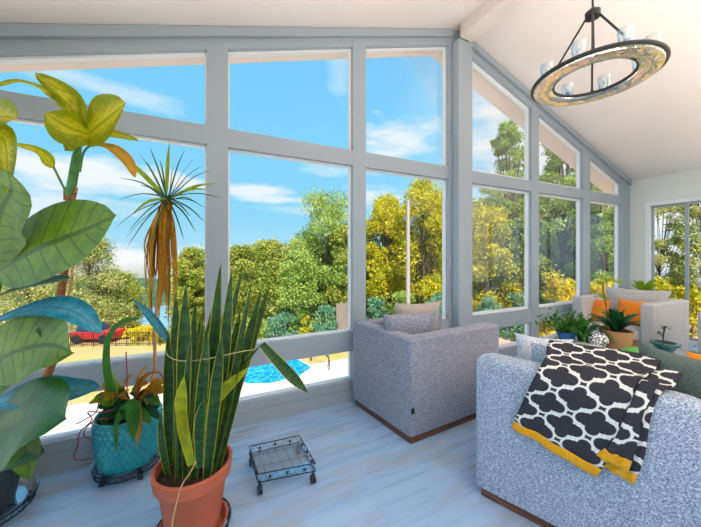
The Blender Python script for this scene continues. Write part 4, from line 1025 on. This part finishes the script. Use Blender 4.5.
# ------------------------------------------------------------------ large dumb cane at the left
p = Vector((-.99, 2.08, 0))
t = thing('plant_stand', p, 'round wire plant stand with clear saucer at the far left', 'plant stand'); round_stand(t, p, .20, .078)
pp = p+Vector((0, 0, .066))
t = thing('dumb_cane', pp, 'huge broad-leaved dumb cane with a tall yellow-green crown at far left', 'potted plant')
bm = bmesh.new(); lathe(bm, [(.05, 0), (.12, 0), (.155, .20), (.165, .205), (.165, .235), (.155, .235), (.15, .19)], pp, 44); link('pot', bm, M['charcoal_pot'], t); link('soil', soil_bm(.148, .205, pp), M['soil'], t)
s0 = pp+Vector((.02, 0, .19))
bm = bmesh.new(); tube(bm, curve_pts([s0, Wp(48, 375, 1.52), Wp(60, 300, 1.5), Wp(68, 240, 1.47), Wp(70, 194, 1.45)], 8), [.017]*33, 10)
tube(bm, [Wp(66, 200, 1.45), Wp(65, 187, 1.44)], [.01, .006], 7); tube(bm, [Wp(73, 200, 1.45), Wp(77, 188, 1.44)], [.01, .005], 7); link('cane', bm, M['cane_brown'], t)
bm = bmesh.new(); tube(bm, curve_pts([Wp(70, 196, 1.45), Wp(74, 172, 1.45), Wp(80, 140, 1.45), Wp(84, 122, 1.45)], 6), [.019]*10+[.013]*9, 10); link('green_stem', bm, M['stem_green'], t)
bm = bmesh.new(); tube(bm, curve_pts([s0+Vector((.04, -.02, 0)), Wp(45, 372, 1.50), Wp(70, 290, 1.54), Wp(75, 200, 1.5)], 6), .007, 6); link('support_stick', bm, M['drystem'], t)
def Lf(pts, w, mat, n=(-S_, -C_, .4), prof='oval', fold=.18, d=None, wave=.02, nm='leaf'):
    return leafobj(nm, M[mat], t, [Wp(x, y, dd) for x, y, dd in pts], w, n, prof=prof, fold=fold, n=14, m=8, wave=wave)
Y = 'cane_leaf_yellow'
Lf([(86,136,1.44),(106,120,1.36),(126,103,1.30)], .23, Y, (-.5,-.9,.1))
Lf([(93,136,1.44),(70,128,1.36),(45,113,1.28)], .18, Y, (-.5,-.85,.15))
Lf([(84,126,1.45),(66,96,1.44),(35,73,1.40)], .11, Y, (-.2,-.9,.5))
Lf([(80,112,1.46),(50,94,1.42),(20,82,1.34),(-8,88,1.28)], .09, Y, (-.1,-.7,.9))
Lf([(88,130,1.46),(110,134,1.5),(139,141,1.52)], .085, Y, (-.3,-.7,.8))
Lf([(84,128,1.43),(74,104,1.36),(56,90,1.30)], .10, Y, (-.5,-.8,.4))
Lf([(92,142,1.42),(112,148,1.36),(128,162,1.32),(135,178,1.30)], .06, 'dry_leaf', (.2,-.9,.6))
Lf([(54,168,1.40),(38,152,1.34),(14,144,1.28)], .075, Y, (-.2,-.8,.8))
Lf([(76,136,1.46),(72,150,1.40),(66,140,1.36)], .06, Y, (-.2,-.8,.3))
bm = bmesh.new(); tube(bm, curve_pts([Wp(66,192,1.44), Wp(60,180,1.42), Wp(53,166,1.40)], 5), .0055, 6); tube(bm, curve_pts([Wp(80,172,1.44), Wp(84,152,1.42), Wp(94,145,1.42), Wp(112,148,1.36)], 5), .005, 6); link('petiole', bm, M['stem_green'], t)
Lf([(-22,135,1.2),(-4,118,1.15),(17,118,1.1)], .17, Y, (-.3,-.8,.3))
Lf([(-18,150,1.2),(4,140,1.15),(8,195,1.1)], .12, Y, (-.3,-.9,.1), 'lance')
Gn = 'cane_leaf_green'
Lf([(-4,272,1.22),(35,250,1.17),(80,232,1.12),(116,216,1.08)], .31, Gn, (-.5,-.8,.25), fold=.10, wave=.012)
Lf([(-8,262,1.22),(0,215,1.15),(12,190,1.10),(8,172,1.05)], .30, Gn, (-.3,-.9,.1), fold=.12)
Lf([(-10,300,1.22),(25,288,1.15),(70,278,1.08)], .12, 'cane_leaf_dark', (-.1,-.45,.9))
Lf([(-10,322,1.2),(40,308,1.15),(75,312,1.12),(102,334,1.1)], .11, 'cane_leaf_sky_sheen', (-.1,-.6,.8))
Lf([(-12,365,1.2),(20,350,1.13),(50,345,1.10),(72,352,1.06)], .26, Gn, (-.35,-.8,.35), wave=.05)
Lf([(60,345,1.12),(50,320,1.15),(35,318,1.15)], .1, 'cane_leaf_dark', (-.35,-.8,.35))
Lf([(-10,408,1.22),(35,392,1.2),(70,392,1.2),(100,386,1.2)], .13, 'cane_leaf_sky_sheen', (-.1,-.6,.8), wave=.04)
Lf([(-14,440,1.2),(18,425,1.12),(45,415,1.08),(66,418,1.05)], .30, 'cane_leaf_dark', (-.2,-.75,.6), wave=.03)
Lf([(5,420,1.24),(25,445,1.2),(30,480,1.17)], .15, Gn, (-.4,-.85,.1), wave=.04)
Lf([(-14,340,1.3),(0,360,1.25),(-5,398,1.2)], .25, Gn, (-.3,-.9,.1), wave=.03)
Lf([(-16,470,1.26),(8,450,1.22),(44,452,1.18)], .16, 'cane_leaf_dark', (-.3,-.8,.4), wave=.04)
Lf([(-16,405,1.3),(-6,430,1.25),(4,462,1.2)], .2, Gn, (-.4,-.85,.1), wave=.04)
bm = bmesh.new()
for (x, y, d_, x2, y2, d2) in [(2,275,1.22,20,420,1.4),(-8,262,1.22,10,420,1.4),(-10,300,1.22,12,425,1.4),(-10,322,1.2,14,430,1.4),(-12,365,1.2,16,432,1.4),(-10,408,1.22,18,440,1.4),(-14,440,1.2,15,450,1.4),(5,420,1.24,22,440,1.4)]:
    a = Wp(x, y, d_); b = s0+Vector((random.uniform(-.06,.06), random.uniform(-.06,.06), 0)); tube(bm, curve_pts([b, b.lerp(a, .5)+Vector((0, 0, .03)), a], 5), .007, 7)
link('petiole', bm, M['stem_green'], t)

# ------------------------------------------------------------------ ring chandelier hung from the ridge
cc = Vector((2.45, 1.135, 2.535)); R0, R1 = .36, .235
t = thing('chandelier', cc, 'round ring chandelier with glass cups hanging from the ridge beam', 'chandelier')
def ringtube(R, z, r, n=72): return [cc+Vector((math.cos(a)*R, math.sin(a)*R, z)) for a in [k*2*math.pi/n for k in range(n)]]
bm = bmesh.new(); N = 96; prof = [(R1, -.010), (R1+.01, -.020), ((R0+R1)/2, -.028), (R0-.008, -.022), (R0, -.01), (R0, .010), (R1, .010)]
rg = []
for k in range(N):
    a = 2*math.pi*k/N; rg.append([bm.verts.new(cc+Vector((math.cos(a)*r, math.sin(a)*r, z))) for r, z in prof])
for k in range(N):
    for j in range(len(prof)): bm.faces.new((rg[k][j], rg[(k+1)%N][j], rg[(k+1)%N][(j+1)%len(prof)], rg[k][(j+1)%len(prof)]))
bmesh.ops.recalc_face_normals(bm, faces=bm.faces); link('ring', bm, M['mirror_ring'], t)
bm = bmesh.new(); tube(bm, ringtube(R0+.002, 0, 0), .014, 8, closed=True); link('rim', bm, M['black'], t)
bm = bmesh.new(); tube(bm, ringtube(R1-.002, 0, 0), .011, 8, closed=True); link('rim', bm, M['black'], t)
hub = cc+Vector((0, 0, .45))
for k in range(4):
    a = .45+k*math.pi/2; e = cc+Vector((math.cos(a)*(R0+R1)/2, math.sin(a)*(R0+R1)/2, .01))
    bm = bmesh.new(); tube(bm, [hub+Vector((math.cos(a)*.03, math.sin(a)*.03, 0)), e], .007, 8); tube(bm, [e, e+Vector((0, 0, .03))], .014, 8); link('rod', bm, M['black'], t)
bm = bmesh.new(); lathe(bm, [(.02, -.03), (.045, -.02), (.045, .02), (.02, .035), (.012, .05)], hub, 20); link('hub', bm, M['black'], t)
bm = bmesh.new(); zt2 = ZP-.17
tube(bm, [hub+Vector((0, 0, .04)), Vector((cc.x, cc.y, zt2-.02))], .007, 8); link('down_rod', bm, M['black'], t)
bm = bmesh.new(); lathe(bm, [(.02, -.03), (.055, -.022), (.06, 0)], Vector((cc.x, cc.y, zt2-.001)), 24); link('canopy', bm, M['black'], t)
for k in range(8):
    a = .2+k*math.pi/4; q = cc+Vector((math.cos(a)*(R0+R1)/2, math.sin(a)*(R0+R1)/2, .011))
    bm = bmesh.new(); lathe(bm, [(.012, 0), (.03, .004), (.034, .016), (.015, .02), (.013, .05)], q, 16); cup = link('candle_cup', bm, M['candle'] if k % 2 else M['chrome'], t)
    bm = bmesh.new(); lathe(bm, [(.033, .016), (.037, .03), (.042, .11), (.0425, .112), (.039, .11), (.034, .03), (.030, .018)], q, 20, cap=False); link('glass_shade', bm, M['clear'], cup)
    bm = bmesh.new(); lathe(bm, [(.008, .05), (.014, .062), (.012, .08), (.004, .095)], q, 12); link('bulb', bm, M['white_paint'], cup)
# small recessed spots in the right slope
for (px, py) in [(627, 118), (648, 104)]:
    pass
